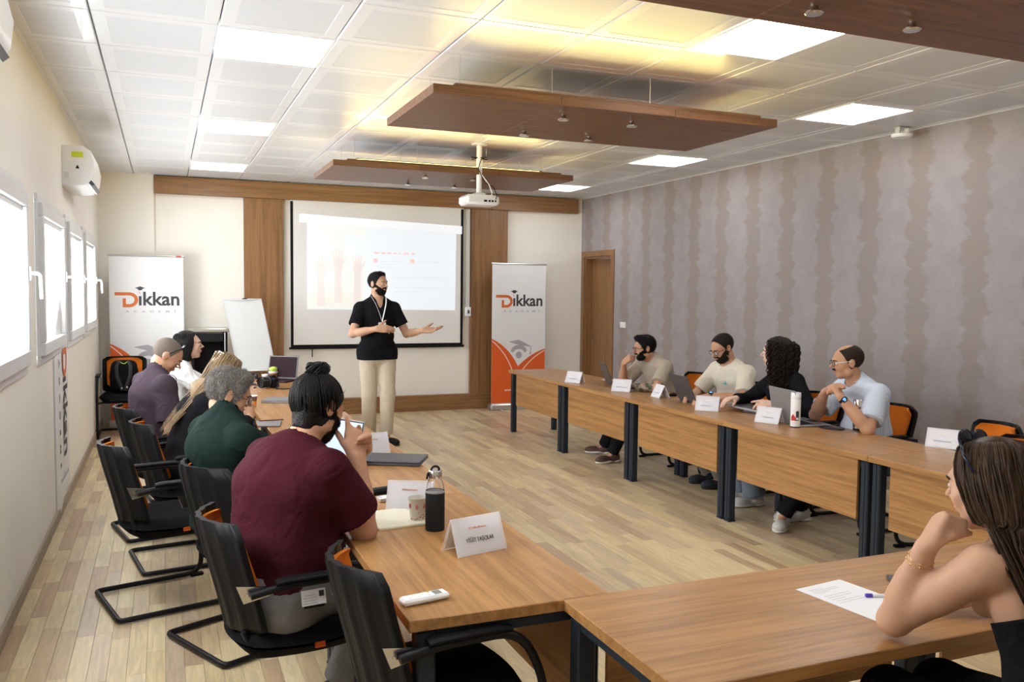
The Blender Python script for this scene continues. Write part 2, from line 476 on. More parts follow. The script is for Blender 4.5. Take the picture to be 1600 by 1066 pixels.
# windows
for n, (a, b) in enumerate(WINS):
    w = empty('window_%d' % (n+1), (XL, (a+b)/2, WZ0)); tag(w, kind='structure')
    W, Hh = b-a, WZ1-WZ0
    c = MB()      # casing on the wall face
    t, dpt = 0.055, 0.018
    for (yy, zz, dy, dz) in ((0, Hh-t/2, W, t), (0, t/2, W, t), (-W/2+t/2, Hh/2, t, Hh), (W/2-t/2, Hh/2, t, Hh)):
        c.box((dpt/2+.001, yy, zz), (dpt, dy-(0.001 if dy == t else 0), dz-(2*t if dz == Hh else 0)), b=.003)
    c.build('window_casing', PVC, w)
    s_ = MB(); t2 = 0.085; x0, x1 = -0.03, 0.045
    iw, ih = W-2*t+.01, Hh-2*t+.01
    for (yy, zz, dy, dz) in ((0, Hh/2+ih/2-t2/2, iw, t2), (0, Hh/2-ih/2+t2/2, iw, t2), (-iw/2+t2/2, Hh/2, t2, ih-2*t2), (iw/2-t2/2, Hh/2, t2, ih-2*t2)):
        s_.box(((x0+x1)/2, yy, zz), (x1-x0, dy, dz), b=.006)
    s_.build('window_sash', PVC, w)
    MB().box((-.012, 0, Hh/2), (.006, iw-2*t2+.02, ih-2*t2+.02)).build('window_blind', PANE, w)
    MB().box((.012, 0, Hh/2+ih/2-t2-.018), (.03, iw-2*t2, .03), b=.004).build('blind_rail', PVC, w)
    hd = MB()
    yh = iw/2-t2*.45
    hd.box((x1+.006, yh, Hh/2+.03), (.012, .03, .08), b=.004)
    hd.tube(arc_path([(x1+.01, yh, Hh/2+.03), (x1+.055, yh, Hh/2+.03), (x1+.06, yh, Hh/2-.11)], .03), .010, 8)
    hd.build('window_handle', PVCW, w)
# other walls
mb = MB(); mb.box(((XL+XR)/2, YF+.15, H/2), (XR-XL+.8, .30, H+.3)); tag(mb.build('wall_front', PAINTF, ang=None), kind='structure')
mb = MB(); mb.box(((XL+XR)/2, YB-.1, H/2), (XR-XL+.8, .20, H+.3)); tag(mb.build('wall_back', PAINT, ang=None), kind='structure')
DY0, DY1, DZ = 10.62, 11.46, 2.22
mb = MB()
def wr(y0, y1, z0, z1): mb.box((XR+.11, (y0+y1)/2, (z0+z1)/2), (.22, y1-y0, z1-z0))
wr(YB, DY0, -.1, H+.15); wr(DY1, YF, -.1, H+.15); wr(DY0, DY1, DZ, H+.15)
tag(mb.build('wall_right', WALLPAPER, ang=None), kind='structure')
tag(box_obj('trim_1', (XL, 11.52, 0), (-0.105, YF, H), PAINTF), kind='structure')      # corner pier
# skirtings
def skirt(name, lo, hi): tag(box_obj(name, lo, hi, BASEB, b=.004), kind='structure')
skirt('baseboard_left', (XL, YB, 0), (XL+.016, 11.52, .085))
skirt('baseboard_right', (XR-.016, YB, 0), (XR, DY0-.085, .085))
skirt('baseboard_back', (XL, YB, 0), (XR, YB+.016, .085))
# wood frame on the front wall
def wd_(name, lo, hi, m): tag(box_obj(name, lo, hi, m, b=.003), kind='structure')
wd_('trim_2', (-0.105, YF-.11, 2.865), (5.74, YF, 3.075), TRIM_X)
wd_('trim_3', (0.96, YF-.07, .22), (1.45, YF, 2.865), TRIM_Z)
wd_('trim_4', (4.06, YF-.07, .22), (4.62, YF, 2.865), TRIM_Z)
wd_('baseboard_front', (0.96, YF-.085, 0), (4.62, YF, .22), TRIM_X)
# door
dr = empty('door_1', (XR, (DY0+DY1)/2, 0)); tag(dr, kind='structure')
DW = DY1-DY0
fm = MB(); c = .08
fm.box((-.008, -DW/2-c/2+.004, DZ/2), (.022, c, DZ), b=.003); fm.box((-.008, DW/2+c/2-.004, DZ/2), (.022, c, DZ), b=.003); fm.box((-.008, 0, DZ+c/2), (.022, DW+2*c-.008, c), b=.003)
fm.build('door_casing', TRIM_Z, dr)
fm = MB(); fm.box((.09, -DW/2+.015, DZ/2), (.17, .03, DZ)); fm.box((.09, DW/2-.015, DZ/2), (.17, .03, DZ)); fm.box((.09, 0, DZ-.015), (.17, DW-.06, .03)); fm.build('door_jamb', TRIM_Z, dr)
MB().box((.135, 0, DZ/2-.01), (.04, DW-.068, DZ-.05), b=.003).build('door_leaf', TRIM_Z, dr)
hd = MB(); hd.lathe([(.0, 0), (.024, 0), (.024, .008), (0, .008)], M=Matrix.Translation((.115, DW/2-.10, 1.03)) @ Matrix.Rotation(-PI/2, 4, 'Y'))
hd.tube(arc_path([(.115, DW/2-.10, 1.03), (.07, DW/2-.10, 1.03), (.068, DW/2-.22, 1.03)], .02), .009, 8)
hd.lathe([(.0, 0), (.018, 0), (.018, .008), (0, .008)], M=Matrix.Translation((.115, DW/2-.10, .93)) @ Matrix.Rotation(-PI/2, 4, 'Y'))
hd.build('door_handle', CHROME, dr)
# light switch
sw = empty('light_switch', (XR, 10.27, 1.25), 0, 'white double light switch on the patterned wall beside the door', 'switch')
MB().box((-.005, 0, 0), (.010, .155, .082), b=.003).build('switch_plate', PVCW, sw)
for k in (-1, 1): MB().box((-.012, k*.036, 0), (.006, .062, .06), b=.002).build('switch_rocker', PVCW, sw)

# ------------------------------------------------------------------ ceiling
cl = box_obj('ceiling', (XL-.2, YB-.1, H+.03), (XR+.3, YF+.2, H+.16), DARKGAP); tag(cl, kind='structure')
TX, TY = 0.62, 0.655
gx = [XL] + [-0.333+TX*i for i in range(10)] + [XR]
gy = [2.23 + TY*i for i in range(15)]          # 4.85 lies on a joint
gy = [g for g in gy if g < YF-.05] + [YF]
leds = [(0.29, 4.85), (0.29, 7.47), (0.29, 10.09), (2.77, 3.54), (4.63, 4.85), (4.63, 7.47), (4.63, 10.09), (0.29, 2.23), (2.77, 2.23-TY*2), (4.63, 2.23), (0.29, 2.23-TY*4), (4.63, 2.23-TY*4)]
gy = [2.23-TY*i for i in range(6, 0, -1)] + gy
tm = {}
lab = {(0.29, 4.85): 'square white ceiling light nearest the upper left, second panel column from the window wall',
       (0.29, 7.47): 'square white ceiling light in the middle of the left row of three',
       (0.29, 10.09): 'square white ceiling light at the far end of the left row by the front wall',
       (2.77, 3.54): 'largest square ceiling light, between the near wooden ceiling raft and the middle one',
       (4.63, 4.85): 'square ceiling light near the patterned wall, right of the middle wooden raft',
       (4.63, 7.47): 'square ceiling light beyond the right end of the middle raft',
       (4.63, 10.09): 'smallest square ceiling light at the far right beside the far raft',
       }
cc = Vector(cl.location)
behind = MB()
for i in range(len(gx)-1):
    for j in range(len(gy)-1):
        x0, x1, y0, y1 = gx[i], gx[i+1], gy[j], gy[j+1]
        hit = [l for l in leds if x0-.1 < l[0]+.3 < x1+.1 and abs(y0-l[1]) < .1 and abs(x0-l[0]) < .12]
        w, d = x1-x0, y1-y0
        cx, cy = (x0+x1)/2, (y0+y1)/2
        if hit:
            l = empty('ceiling_light', (cx, cy, H), 0, lab.get(hit[0], 'white ceiling light beyond the edge of the photo, above the viewpoint'), 'ceiling light', 'square ceiling lights outside the photo' if hit[0] not in lab else None)
            f = MB(); t = .018
            for (a, b_, e, g) in ((0, d/2-t/2-.003, w-.006, t), (0, -d/2+t/2+.003, w-.006, t), (-w/2+t/2+.003, 0, t, d-2*t-.006), (w/2-t/2-.003, 0, t, d-2*t-.006)):
                f.box((a, b_, -.006+.01), (e, g, .02), b=.002)
            f.build('light_frame', PVCW, l)
            MB().box((0, 0, .008), (w-2*t-.008, d-2*t-.008, .01)).build('diffuser', LED, l)
            continue
        key = (round(w, 3), round(d, 3))
        def tile_mb(w, d, M=None, mb=None):
            mb = mb or MB(); g = .0035; e = .006; in_ = .075
            def R(w, d, z): return [(-w/2, -d/2, z), (w/2, -d/2, z), (w/2, d/2, z), (-w/2, d/2, z)]
            rings = [R(w-2*g, d-2*g, .028), R(w-2*g, d-2*g, e), R(w-2*g-2*e, d-2*g-2*e, 0)]
            iw, idd = max(w-2*in_, .02), max(d-2*in_, .02)
            rings += [R(iw, idd, 0), R(iw-.004, idd-.004, .002)]
            vs = [p for r in rings for p in r]; fs = []
            for a in range(len(rings)-1):
                for q in range(4): fs.append((a*4+q, a*4+(q+1) % 4, (a+1)*4+(q+1) % 4, (a+1)*4+q))
            mb._add(vs, fs, 0, M); mb._add(rings[-1], [(0, 1, 2, 3)], 1, M)
            return mb
        if y1 <= 2.3:
            tile_mb(w, d, Matrix.Translation((cx-cc.x, cy-cc.y, H-cc.z)), behind)
        else:
            if key not in tm: tm[key] = tile_mb(w, d).mesh('ceiling_tile', [TILE, TILEP])
            mk('ceiling_tile', tm[key], cl, Vector((cx, cy, H))-cc)
tag(behind.build('ceiling_tiles', [TILE, TILEP], cl, ang=None), kind='stuff')
# slim wall angle where the tiles meet the walls
an = MB()
an.box((XL+.012, (YB+YF)/2, H-.003), (.024, YF-YB, .004)); an.box((XR-.012, (YB+YF)/2, H-.003), (.024, YF-YB, .004))
tag(an.build('trim_5', PVCW, ang=None), kind='structure')

# ------------------------------------------------------------------ wooden ceiling rafts
def raft(cy, label):
    X0, X1, D = 1.40, 3.77, 1.07
    cx = (X0+X1)/2; w = X1-X0
    r = empty('ceiling_raft', (cx, cy, 2.80), 0, label, 'ceiling panel', 'wooden ceiling rafts')
    del r['group']
    for k in (-1, 0, 1):
        ww = w/3
        MB().box((k*ww, 0, .026), (ww-.0015, D, .052), b=.0012).build('raft_panel', RAFT, r)
    MB().box((0, 0, .060), (w-.26, D-.012, .015), b=.002).build('raft_lid', RAFT, r)
    MB().box((0, 0, .083), (w-.56, D-.44, .030)).build('cove_blocker', BLK, r)  # added unseen black box, keeps the cove light off the ceiling overhead
    MB().box((0, 0, .101), (w-.50, D-.38, .006)).build('cove_blocker_cap', BLK, r)  # added overhang, cuts the steep upward light of the strips
    s_ = MB(); e = .006
    for (a, b_, dx, dy) in ((0, D/2-.215, w-.56, e), (0, -D/2+.215, w-.56, e), (-w/2+.275, 0, e, D-.44), (w/2-.275, 0, e, D-.44)):
        s_.box((a, b_, .083), (dx, dy, .026))
    s_.build('cove_strip', COVE, r)
    for (a, b_) in ((-.265, -.29), (.225, -.29), (-.275, .31), (.225, .31)):
        d = MB(); d.lathe([(0, -.034), (.030, -.034), (.036, -.028), (.036, -.024), (.020, -.018), (.014, -.010), (.014, 0)], n=16)
        d.build('downlight', CHROME, r, smooth=True, loc=(a, b_, 0))
    for a in (-.95, -.35, .35, .95):
        for b_ in (-.30, .30):
            MB().tube([(a, b_, .10), (a, b_, H-2.80)], .0022, 5).build('suspension_wire', ALU, r)
    return r
raft(2.33, 'dark walnut ceiling raft cut off by the upper right corner')
raft(5.16, 'walnut ceiling raft in the middle, with yellow cove glow above it')
raft(8.20, 'walnut ceiling raft nearest the front wall, behind the projector')
# ------------------------------------------------------------------ projection screen
sc = empty('projection_screen', (2.745, YF-.05, 0.90), 0, 'white pull-down projection screen with black border on the front wall', 'screen')
SWd, SHt = 2.40, 1.95
MB().box((0, 0, SHt/2+.02), (SWd, .003, SHt)).build('screen_fabric', plain('screen cloth', (0.85, 0.84, 0.82), 0.8), sc)
bd = MB(); t = .036
bd.box((-SWd/2+t/2, -.0025, SHt/2), (t, .002, SHt)); bd.box((SWd/2-t/2, -.0025, SHt/2), (t, .002, SHt)); bd.box((0, -.0025, t/2+.02), (SWd-2*t, .002, t))
bd.build('black_border', BLK, sc, ang=None)
MB().tube([(-SWd/2-.02, 0, .012), (SWd/2+.02, 0, .012)], .016, 10).build('bottom_bar', BLK, sc)
MB().tube([(-.92, 0, .0), (-.92, 0, -.11)], .007, 6).build('pull_handle', BLK, sc)
MB().box((0, -.005, SHt+.075), (SWd+.04, .06, .07), b=.01).build('roller_case', PVCW, sc)
# projected image: flat light on the screen (thin layers 1 mm in front of it)
proj_w = emis('projected white', (0.80, 0.88, 0.97), 0.26)
proj_b = emis('projected pale blue', (0.78, 0.88, 1.0), 0.24)
proj_p = emis('projected photo', (0.93, 0.95, 0.97), 0.20)
for m_, cbase in ((proj_w, (.80, .80, .82)), (proj_b, (.76, .79, .82)), (proj_p, (.80, .80, .78))):
    m_.node_tree.nodes['Principled BSDF'].inputs['Base Color'].default_value = (*cbase, 1)
    m_.node_tree.nodes['Principled BSDF'].inputs['Roughness'].default_value = .9
def flat(mb, poly, y):        # poly in (x, z) local to the screen
    n = len(poly); mb._add([(x, y, z) for x, z in poly], [tuple(range(n))])
X0 = 2.745
def q(x, z): return (x-X0, z-.90)
m1 = MB(); flat(m1, [q(1.66, 2.58), q(3.925, 2.50), q(3.925, 2.61), q(1.66, 2.69)], -.0042)
m1.build('projected_toolbar', proj_w, sc, ang=None)
m2 = MB(); flat(m2, [q(1.76, 1.43), q(3.83, 1.42), q(3.84, 2.50), q(1.76, 2.575)], -.0040)
m2.build('projected_slide', proj_b, sc, ang=None)
m3 = MB(); flat(m3, [q(1.76, 1.44), q(2.53, 1.44), q(2.54, 2.545), q(1.76, 2.57)], -.0046)
m3.build('projected_photo', proj_p, sc, ang=None)
handc = emis('projected faint pink', (0.86, 0.80, 0.785), .14)
handc2 = emis('projected faint yellow', (0.86, 0.86, 0.81), .16)
for hx, hz, s_ in ((1.94, 2.02, 1.0), (2.17, 2.10, 1.05), (2.43, 2.04, .95)):
    m4 = MB()
    def P(a, b): return q(hx+a*s_, hz+b*s_)
    flat(m4, [P(-.05, -.55), P(.05, -.55), P(.045, -.15), P(.07, -.05), P(.06, .03), P(-.06, .03), P(-.07, -.05), P(-.04, -.15)], -.0052)
    for kk, (fx, fl) in enumerate(((-.05, .11), (-.018, .15), (.015, .145), (.046, .12))):
        flat(m4, [P(fx-.011, .02), P(fx+.011, .02), P(fx*1.3+.009, fl), P(fx*1.3-.009, fl)], -.0054)
    flat(m4, [P(.06, -.06), P(.065, -.02), P(.115, .05), P(.12, .02)], -.0054)
    m4.build('projected_hand', handc, sc, ang=None)
m5 = MB(); flat(m5, [q(2.26, 2.15), q(2.53, 2.15), q(2.53, 2.42), q(2.26, 2.42)], -.0049); m5.build('projected_board', proj_b, sc, ang=None)
m5 = MB(); flat(m5, [q(1.78, 1.46), q(2.5, 1.46), q(2.5, 1.62), q(1.78, 1.7)], -.0050); m5.build('projected_backdrop', handc2, sc, ang=None)
red = emis('projected pale red', (0.90, 0.66, 0.64), .16); blu = emis('projected pale grey', (0.72, 0.79, 0.86), .18)
m6 = MB()
for (a, b_) in ((2.68, 2.10), (3.20, 2.10), (2.68, 1.88)): flat(m6, [q(a-.028, b_-.028), q(a+.028, b_-.028), q(a+.028, b_+.028), q(a-.028, b_+.028)], -.0046)
xx = 2.66
for w_ in (.09, .07, .08, .06, .05, .10, .07): flat(m6, [q(xx, 2.19), q(xx+w_-.018, 2.19), q(xx+w_-.018, 2.213), q(xx, 2.213)], -.0046); xx += w_+.012
m6.build('projected_heading', red, sc, ang=None)
m7 = MB()
for (a, b_, w_) in ((2.75, 2.09, .28), (2.75, 2.05, .22), (2.75, 2.01, .18), (3.27, 2.09, .34), (2.92, 1.87, .70), (2.94, 1.73, .68), (2.95, 1.67, .40)):
    flat(m7, [q(a, b_-.006), q(a+w_, b_-.006), q(a+w_, b_+.006), q(a, b_+.006)], -.0046)
m7.build('projected_text_lines', blu, sc, ang=None)
# cable trunking beside the screen
tr = empty('cable_trunking', (4.005, YF, 1.38), 0, 'pale vertical cable duct with socket box right of the screen', 'cable duct')
MB().box((0, -.09, .76), (.045, .04, 1.42), b=.004).build('duct', plain('duct plastic', (.62, .60, .56), .4), tr)
MB().box((0, -.10, .02), (.075, .06, .13), b=.006).build('socket_box', PVCW, tr)
MB().box((0, -.133, .02), (.030, .006, .05), b=.002).build('socket_hole', DGREY, tr)

# ------------------------------------------------------------------ roll-up banners
def cap_art(mb, cx, cz, s):
    mb.prism([(cx-.17*s, cz+.07*s), (cx+.01*s, cz+.015*s), (cx+.17*s, cz+.0*s), (cx-.02*s, cz+.095*s)], .0012)
    n = 12
    o = [(cx-.02*s+.115*s*math.cos(PI*i/n), cz-.065*s+.09*s*math.sin(PI*i/n)) for i in range(n+1)]
    i_ = [(cx-.02*s+.075*s*math.cos(PI*i/n), cz-.075*s+.045*s*math.sin(PI*i/n)) for i in range(n, -1, -1)]
    for a in range(n): mb.prism([o[a], o[a+1], i_[n-a-1], i_[n-a]], .0012)
    mb.prism([(cx-.02*s+.045*s*math.cos(2*PI*i/16), cz-.11*s+.045*s*math.sin(2*PI*i/16)) for i in range(16)], .0012)
    mb.prism([(cx+.15*s, cz), (cx+.145*s, cz-.075*s), (cx+.155*s, cz-.075*s), (cx+.16*s, cz)], .0012)
    mb.prism([(cx+.135*s, cz-.105*s), (cx+.16*s, cz-.105*s), (cx+.158*s, cz-.075*s), (cx+.143*s, cz-.075*s)], .0012)
def logo(parent, M, s=1.0):
    """orange D with a long top bar, dark lettering, small cap above the i, spaced line below"""
    d = MB(); r0, r1 = .062*s, .032*s; cz = 0
    n = 12
    o = [(-.135*s+.068*s*math.sin(PI*i/n), cz+.062*s*math.cos(PI*i/n)) for i in range(n+1)]
    ii = [(-.135*s+.040*s*math.sin(PI*i/n), cz+.036*s*math.cos(PI*i/n)) for i in range(n+1)]
    for a in range(n): d.prism([o[a], ii[a], ii[a+1], o[a+1]][::-1], .0014, M)
    d.prism([(-.245*s, .036*s), (-.135*s, .036*s), (-.135*s, .062*s), (-.245*s, .062*s)], .0014, M)
    d.prism([(-.185*s, -.062*s), (-.135*s, -.062*s), (-.135*s, -.036*s), (-.185*s, -.036*s)], .0014, M)
    d.prism([(-.185*s, -.036*s), (-.160*s, -.036*s), (-.160*s, .012*s), (-.185*s, .012*s)], .0014, M)
    d.build('logo_letter', INKO, parent, ang=None)
    text_obj('logo_lettering', '\u0131kkan', .158*s, INK, parent, M @ Matrix.Translation((.095*s, .004*s, .0008)), bold=.0035*s, width=.315*s)
    c = MB(); c.prism([(-.092*s, .098*s), (-.052*s, .086*s), (-.012*s, .098*s), (-.052*s, .112*s)], .0014, M)
    c.prism([(-.070*s, .084*s), (-.052*s, .078*s), (-.034*s, .084*s), (-.034*s, .090*s), (-.070*s, .090*s)], .0014, M)
    c.build('logo_cap', INK, parent, ang=None)
    c = MB(); c.prism([(-.066*s, .070*s), (-.060*s, .070*s), (-.048*s, .048*s), (-.053*s, .048*s)][::-1], .0014, M); c.build('logo_tick', INKO, parent, ang=None)
    text_obj('logo_small_line', 'AKADEM\u0130', .026*s, INKG, parent, M @ Matrix.Translation((.03*s, -.098*s, .0008)), spacing=2.6, width=.39*s, bold=.0006)
def banner(x, y, w, h, label, redcap=False):
    b = empty('rollup_banner', (x, y, 0), 0, label, 'banner')
    base = MB(); base.box((0, 0, .045), (w+.06, .16, .09), b=.018); base.build('banner_base', ALU, b)
    f = MB(); f.box((0, -.055, -.0), (.05, .16, .012)); f.box((-w*.36, -.02, .006), (.035, .26, .012), b=.003); f.box((w*.36, -.02, .006), (.035, .26, .012), b=.003); f.v = [(a, b_, max(c, 0.0)) for a, b_, c in f.v]
    f.build('base_foot', ALU, b)
    MB().box((0, 0, .09+(h-.11)/2), (w, .004, h-.11)).build('banner_sheet', BWHITE, b)
    MB().tube([(-w/2-.01, 0, h-.012), (w/2+.01, 0, h-.012)], .012, 8).build('top_rail', ALU, b)
    if redcap: MB().box((w/2-.05, -.010, h-.012), (.06, .012, .022), b=.003).build('rail_label', plain('red label', (.6, .1, .07), .5), b)
    MB().tube([(0, .03, .05), (0, .03, h-.02)], .008, 6).build('rear_pole', ALU, b)
    M = plane_frame((0, -.0021, 0), (1, 0, 0), (0, 0, 1))
    logo(b, M @ Matrix.Translation((0, h*.74, 0)), w/.56*.98)
    z0 = .092
    # orange wings meeting in a valley, with pale lines inside
    o = MB()
    def bez(p0, p1, p2, n=14): return [((1-t)**2*p0[0]+2*t*(1-t)*p1[0]+t*t*p2[0], (1-t)**2*p0[1]+2*t*(1-t)*p1[1]+t*t*p2[1]) for t in [i/n for i in range(n+1)]]
    vx, vz = -.01*w, .62
    L = bez((-w/2, 1.02), (-w*.18, .90), (vx, vz)); R = bez((vx, vz), (w*.22, .80), (w/2, .87))
    top = L+R[1:]
    for a in range(len(top)-1): o.prism([(top[a][0], z0), (top[a+1][0], z0), top[a+1], top[a]], .0010, M)
    o.build('banner_orange_field', BORANGE, b, ang=None)
    l = MB(); L2 = bez((-w/2+.004, .99), (-w*.16, .78), (-.05*w, .38)); R2 = bez((-.05*w, .38), (.10*w, .68), (w/2-.003, .845))
    for P_ in (L2, R2):
        for a in range(len(P_)-1):
            (xa, za), (xb, zb) = P_[a], P_[a+1]; dx, dz = xb-xa, zb-za; ln = math.hypot(dx, dz) or 1; nx, nz = -dz/ln*.006, dx/ln*.006
            l.prism([(xa-nx, za-nz), (xb-nx, zb-nz), (xb+nx, zb+nz), (xa+nx, za+nz)], .0014, M)
    l.build('banner_pale_lines', BPINK, b, ang=None)
    c = MB(); cap_art(c, 0.03*w, .90, w/.86*1.12); c.v = [tuple(M @ Vector(v)) for v in c.v]; c.v = [(a, q_-.0006, e) for a, q_, e in c.v]
    c.build('banner_cap_print', BGREY, b, ang=None)
    text_obj('banner_web_line', 'www.dikkan.com', .062, BPINK, b, M @ Matrix.Translation((0, .28, .0012)), width=w*.52, bold=.0008)
    return b
banner(4.72, 11.30, 0.83, 2.10, 'white and orange roll-up banner on the right, behind the far end of the right tables')
banner(-0.195, 11.25, 0.83, 2.09, 'white roll-up banner in the left corner behind the backpack chair', redcap=True)

# strip banner hung from a window handle on the left wall
hb = empty('hanging_banner', (XL+.014, 7.20, .05), 0, 'narrow white vinyl banner with sideways lettering hanging down the window wall', 'banner')
s_ = MB(); nz, ny = 40, 12; vs = []; fs = []
Y0, Y1 = -.42, .40
for i in range(nz+1):
    z = .02+1.60*i/nz
    for j in range(ny+1):
        t = j/ny; pinch = 1.0 if z < 1.25 else 1.0-(z-1.25)/.35*.85
        yy = (.12 + ((Y0+(Y1-Y0)*t)-.12)*pinch)
        zz = z - .10*abs(t-.5)*(1 if z < .1 else 0) + (.06*t if i == 0 else 0)
        vs.append((.004*math.sin(t*9+z*1.5)*(1+.4*math.sin(z*4))*min(1, t*6) - .0115*max(0, 1-t*5)**.7, yy, zz))
for i in range(nz):
    for j in range(ny): a = i*(ny+1)+j; fs.append((a, a+1, a+ny+2, a+ny+1))
s_._add(vs, fs)
hb_sheet = s_.build('banner_sheet', BWHITE, hb, smooth=True, ang=None)
so = hb_sheet.modifiers.new('thick', 'SOLIDIFY'); so.thickness = .002
# lettering runs down the strip: x axis = down, y axis = towards the far side
Mh = plane_frame((.017, .0, .0), (0, 0, -1), (0, 1, 0))
def HB(dz, dy): return Matrix.Translation(Vector((.0065, dy, dz))) @ plane_frame((0, 0, 0), (0, 0, -1), (0, 1, 0)) 
def hblogo():
    Mx = HB(.0, .0)
    if (Mx.to_3x3() @ Vector((0, 0, 1))).x < 0: print('hb normal flipped')
    text_obj('banner_letter', 'D', .40, INKO, hb, HB(1.07, .10), bold=.010, width=.22)
    text_obj('banner_lettering', '\u0131kkan', .36, INK, hb, HB(.66, .13), bold=.006, width=.60)
    text_obj('banner_small_line', 'AKADEM\u0130', .06, INK, hb, HB(.72, -.24), spacing=2.4, width=.80, bold=.001)
    text_obj('banner_web_line', 'www.dikkan.com', .06, INKG, hb, Matrix.Translation((.0075, .0, .22)) @ plane_frame((0, 0, 0), (0, 1, 0), (0, 0, 1)), width=.5)
hblogo()

# ------------------------------------------------------------------ air conditioners
def ac(y0, label):
    a = empty('air_conditioner', (XL, y0+.42, 2.50), 0, label, 'air conditioner')
    prof = [(0.0, .0), (.0, .31), (.15, .315), (.205, .28), (.228, .18), (.215, .08), (.165, .012), (.10, .0)]
    body = MB(); n = len(prof)
    Mx = Matrix(((1, 0, 0, .001), (0, 0, 1, -.42), (0, 1, 0, 0), (0, 0, 0, 1)))
    body.prism(prof, .84, Mx); body.build('ac_body', PVCW, a, ang=30)
    lv = MB(); lv.box((.175, 0, .026), (.085, .70, .008), Matrix.Translation((.19, 0, .04)) @ Matrix.Rotation(.8, 4, 'Y') @ Matrix.Translation((-.19, 0, -.04)), b=.002); lv.build('ac_louver', PVCW, a)
    sl = MB(); sl.box((.185, 0, .048), (.070, .66, .030), Matrix.Translation((.185, 0, .04)) @ Matrix.Rotation(.85, 4, 'Y') @ Matrix.Translation((-.185, 0, -.04))); sl.build('ac_outlet', DGREY, a)
    MB().box((.11, -.4205, .245), (.085, .002, .045)).build('ac_label', plain('yellow green label', (.62, .72, .05), .5), a)
    tri = MB(); tri.prism([(.095, .135), (.125, .135), (.11, .165)], .0015, Matrix(((1, 0, 0, 0), (0, 0, -1, -.420), (0, 1, 0, 0), (0, 0, 0, 1)))); tri.build('warning_triangle', BLK, a)
    MB().box((.03, -.4205, .08), (.04, .002, .05)).build('ac_emblem', PVC, a)
    return a
ac(7.62, 'white wall air conditioner with yellow sticker above the far windows')
ac(2.86, 'white wall air conditioner cut off by the upper left corner')

# ------------------------------------------------------------------ projector on its pole
pj = empty('projector', (2.786, 7.69, 0), 0, 'white projector hanging on a pole below the ceiling, between two wooden rafts', 'projector')
MB().lathe([(0, H-.012), (.075, H-.012), (.075, H), (0, H)][::-1], n=20).build('ceiling_plate', PVCW, pj)
MB().tube([(0, 0, 2.62), (0, 0, H-.01)], .026, 14).build('pole', PVCW, pj)
cr = MB()
for k in range(4): an_ = k*PI/2+.4; cr.tube([(0, 0, 2.96), (.10*math.cos(an_), .10*math.sin(an_), 2.955)], .006, 6)
cr.build('bracket_arm', BLK, pj)
bx = MB(); bx.box((0, .0, 2.555), (.33, .26, .095), b=.022); bx.build('projector_body', PVCW, pj, loc=(0, 0, 0))
MB().box((0, 0, 2.612), (.10, .10, .03), b=.004).build('mount_plate', PVCW, pj)
MB().lathe([(0, 0), (.035, 0), (.038, .02), (.028, .025), (0, .022)], M=Matrix.Translation((-.09, .13, 2.555)) @ Matrix.Rotation(-PI/2, 4, 'X')).build('lens', BLKS, pj)
pt = MB()
for k, (a, w_) in enumerate(((.02, .03), (.06, .02), (.09, .02), (.12, .015))): pt.box((a, -.131, 2.545), (w_, .004, .018))
pt.build('port', BLK, pj)
cb = MB(); cb.tube([(.01, -.03, 2.95), (-.03, -.06, 2.85), (.03, -.07, 2.72), (.11, -.10, 2.68), (.13, -.14, 2.60), (.12, -.135, 2.56)], .004, 6); cb.build('black_cable', BLK, pj, smooth=True)
cb = MB(); cb.tube([(.02, -.03, 2.93), (.0, -.06, 2.80), (.07, -.09, 2.70), (.08, -.14, 2.62), (.07, -.135, 2.57)], .005, 6); cb.build('white_cable', PVCW, pj, smooth=True)

sd = empty('ceiling_speaker', (5.68, 5.40, H), 0, 'small white emergency lamp on the ceiling beside the patterned wall', 'lamp')
sd.name = 'ceiling_sensor'; sd['label'] = 'small round white device on a bracket at the ceiling beside the patterned wall'; sd['category'] = 'sensor'
MB().lathe([(0, -.085), (.07, -.085), (.085, -.07), (.085, -.06), (0, -.055)], n=20).build('sensor_head', PVCW, sd, smooth=True)
b_ = MB(); b_.box((-.05, 0, -.03), (.012, .05, .06), b=.003); b_.box((.05, 0, -.03), (.012, .05, .06), b=.003); b_.box((0, 0, -.005), (.13, .07, .008), b=.002); b_.build('sensor_bracket', ALU, sd)
# ------------------------------------------------------------------ tables
TH = .75; TL = 1.42; TW = .65
def make_table(L=TL, W=TW):
    """length along local x, modesty panel near local -y, origin on the floor at the centre"""
    t = empty('conference_table', (0, 0, 0))
    top = MB(); top.box((0, 0, TH-.018), (L-.002, W, .036), b=.0025); top.build('tabletop', W_X, t)
    for sx in (-1, 1):
        for sy in (-1, 1):
            lg = MB(); x, y = sx*(L/2-.045), sy*(W/2-.055)
            lg.box((x, y, .36), (.062, .058, .694), b=.006)
            lg.box((x, y-sy*.0, .006), (.066, .062, .012), b=.003)
            lg.box((x, y-.0305, .36), (.012, .004, .68), b=.001)
            lg.build('leg', STEEL, t)
        r = MB(); r.box((sx*(L/2-.045), 0, .693), (.05, W-.17, .036), b=.003); r.build('end_rail', STEEL, t)
    r = MB(); r.box((0, -W/2+.085, .680), (L-.16, .03, .06), b=.002); r.build('long_rail', STEEL, t)
    p = MB(); p.box((0, -W/2+.060, .520), (L-.25, .018, .375), b=.0015); p.build('modesty_panel', W_X, t)
    return t
t0 = make_table()
first = True
def put_table(x, y, rz, label):
    global first
    o = t0 if first else copy_tree(t0); first = False
    o.location = (x, y, 0); o.rotation_euler = (0, 0, rz)
    tag(o, label, 'table', 'conference tables in a horseshoe')
    del o['group']
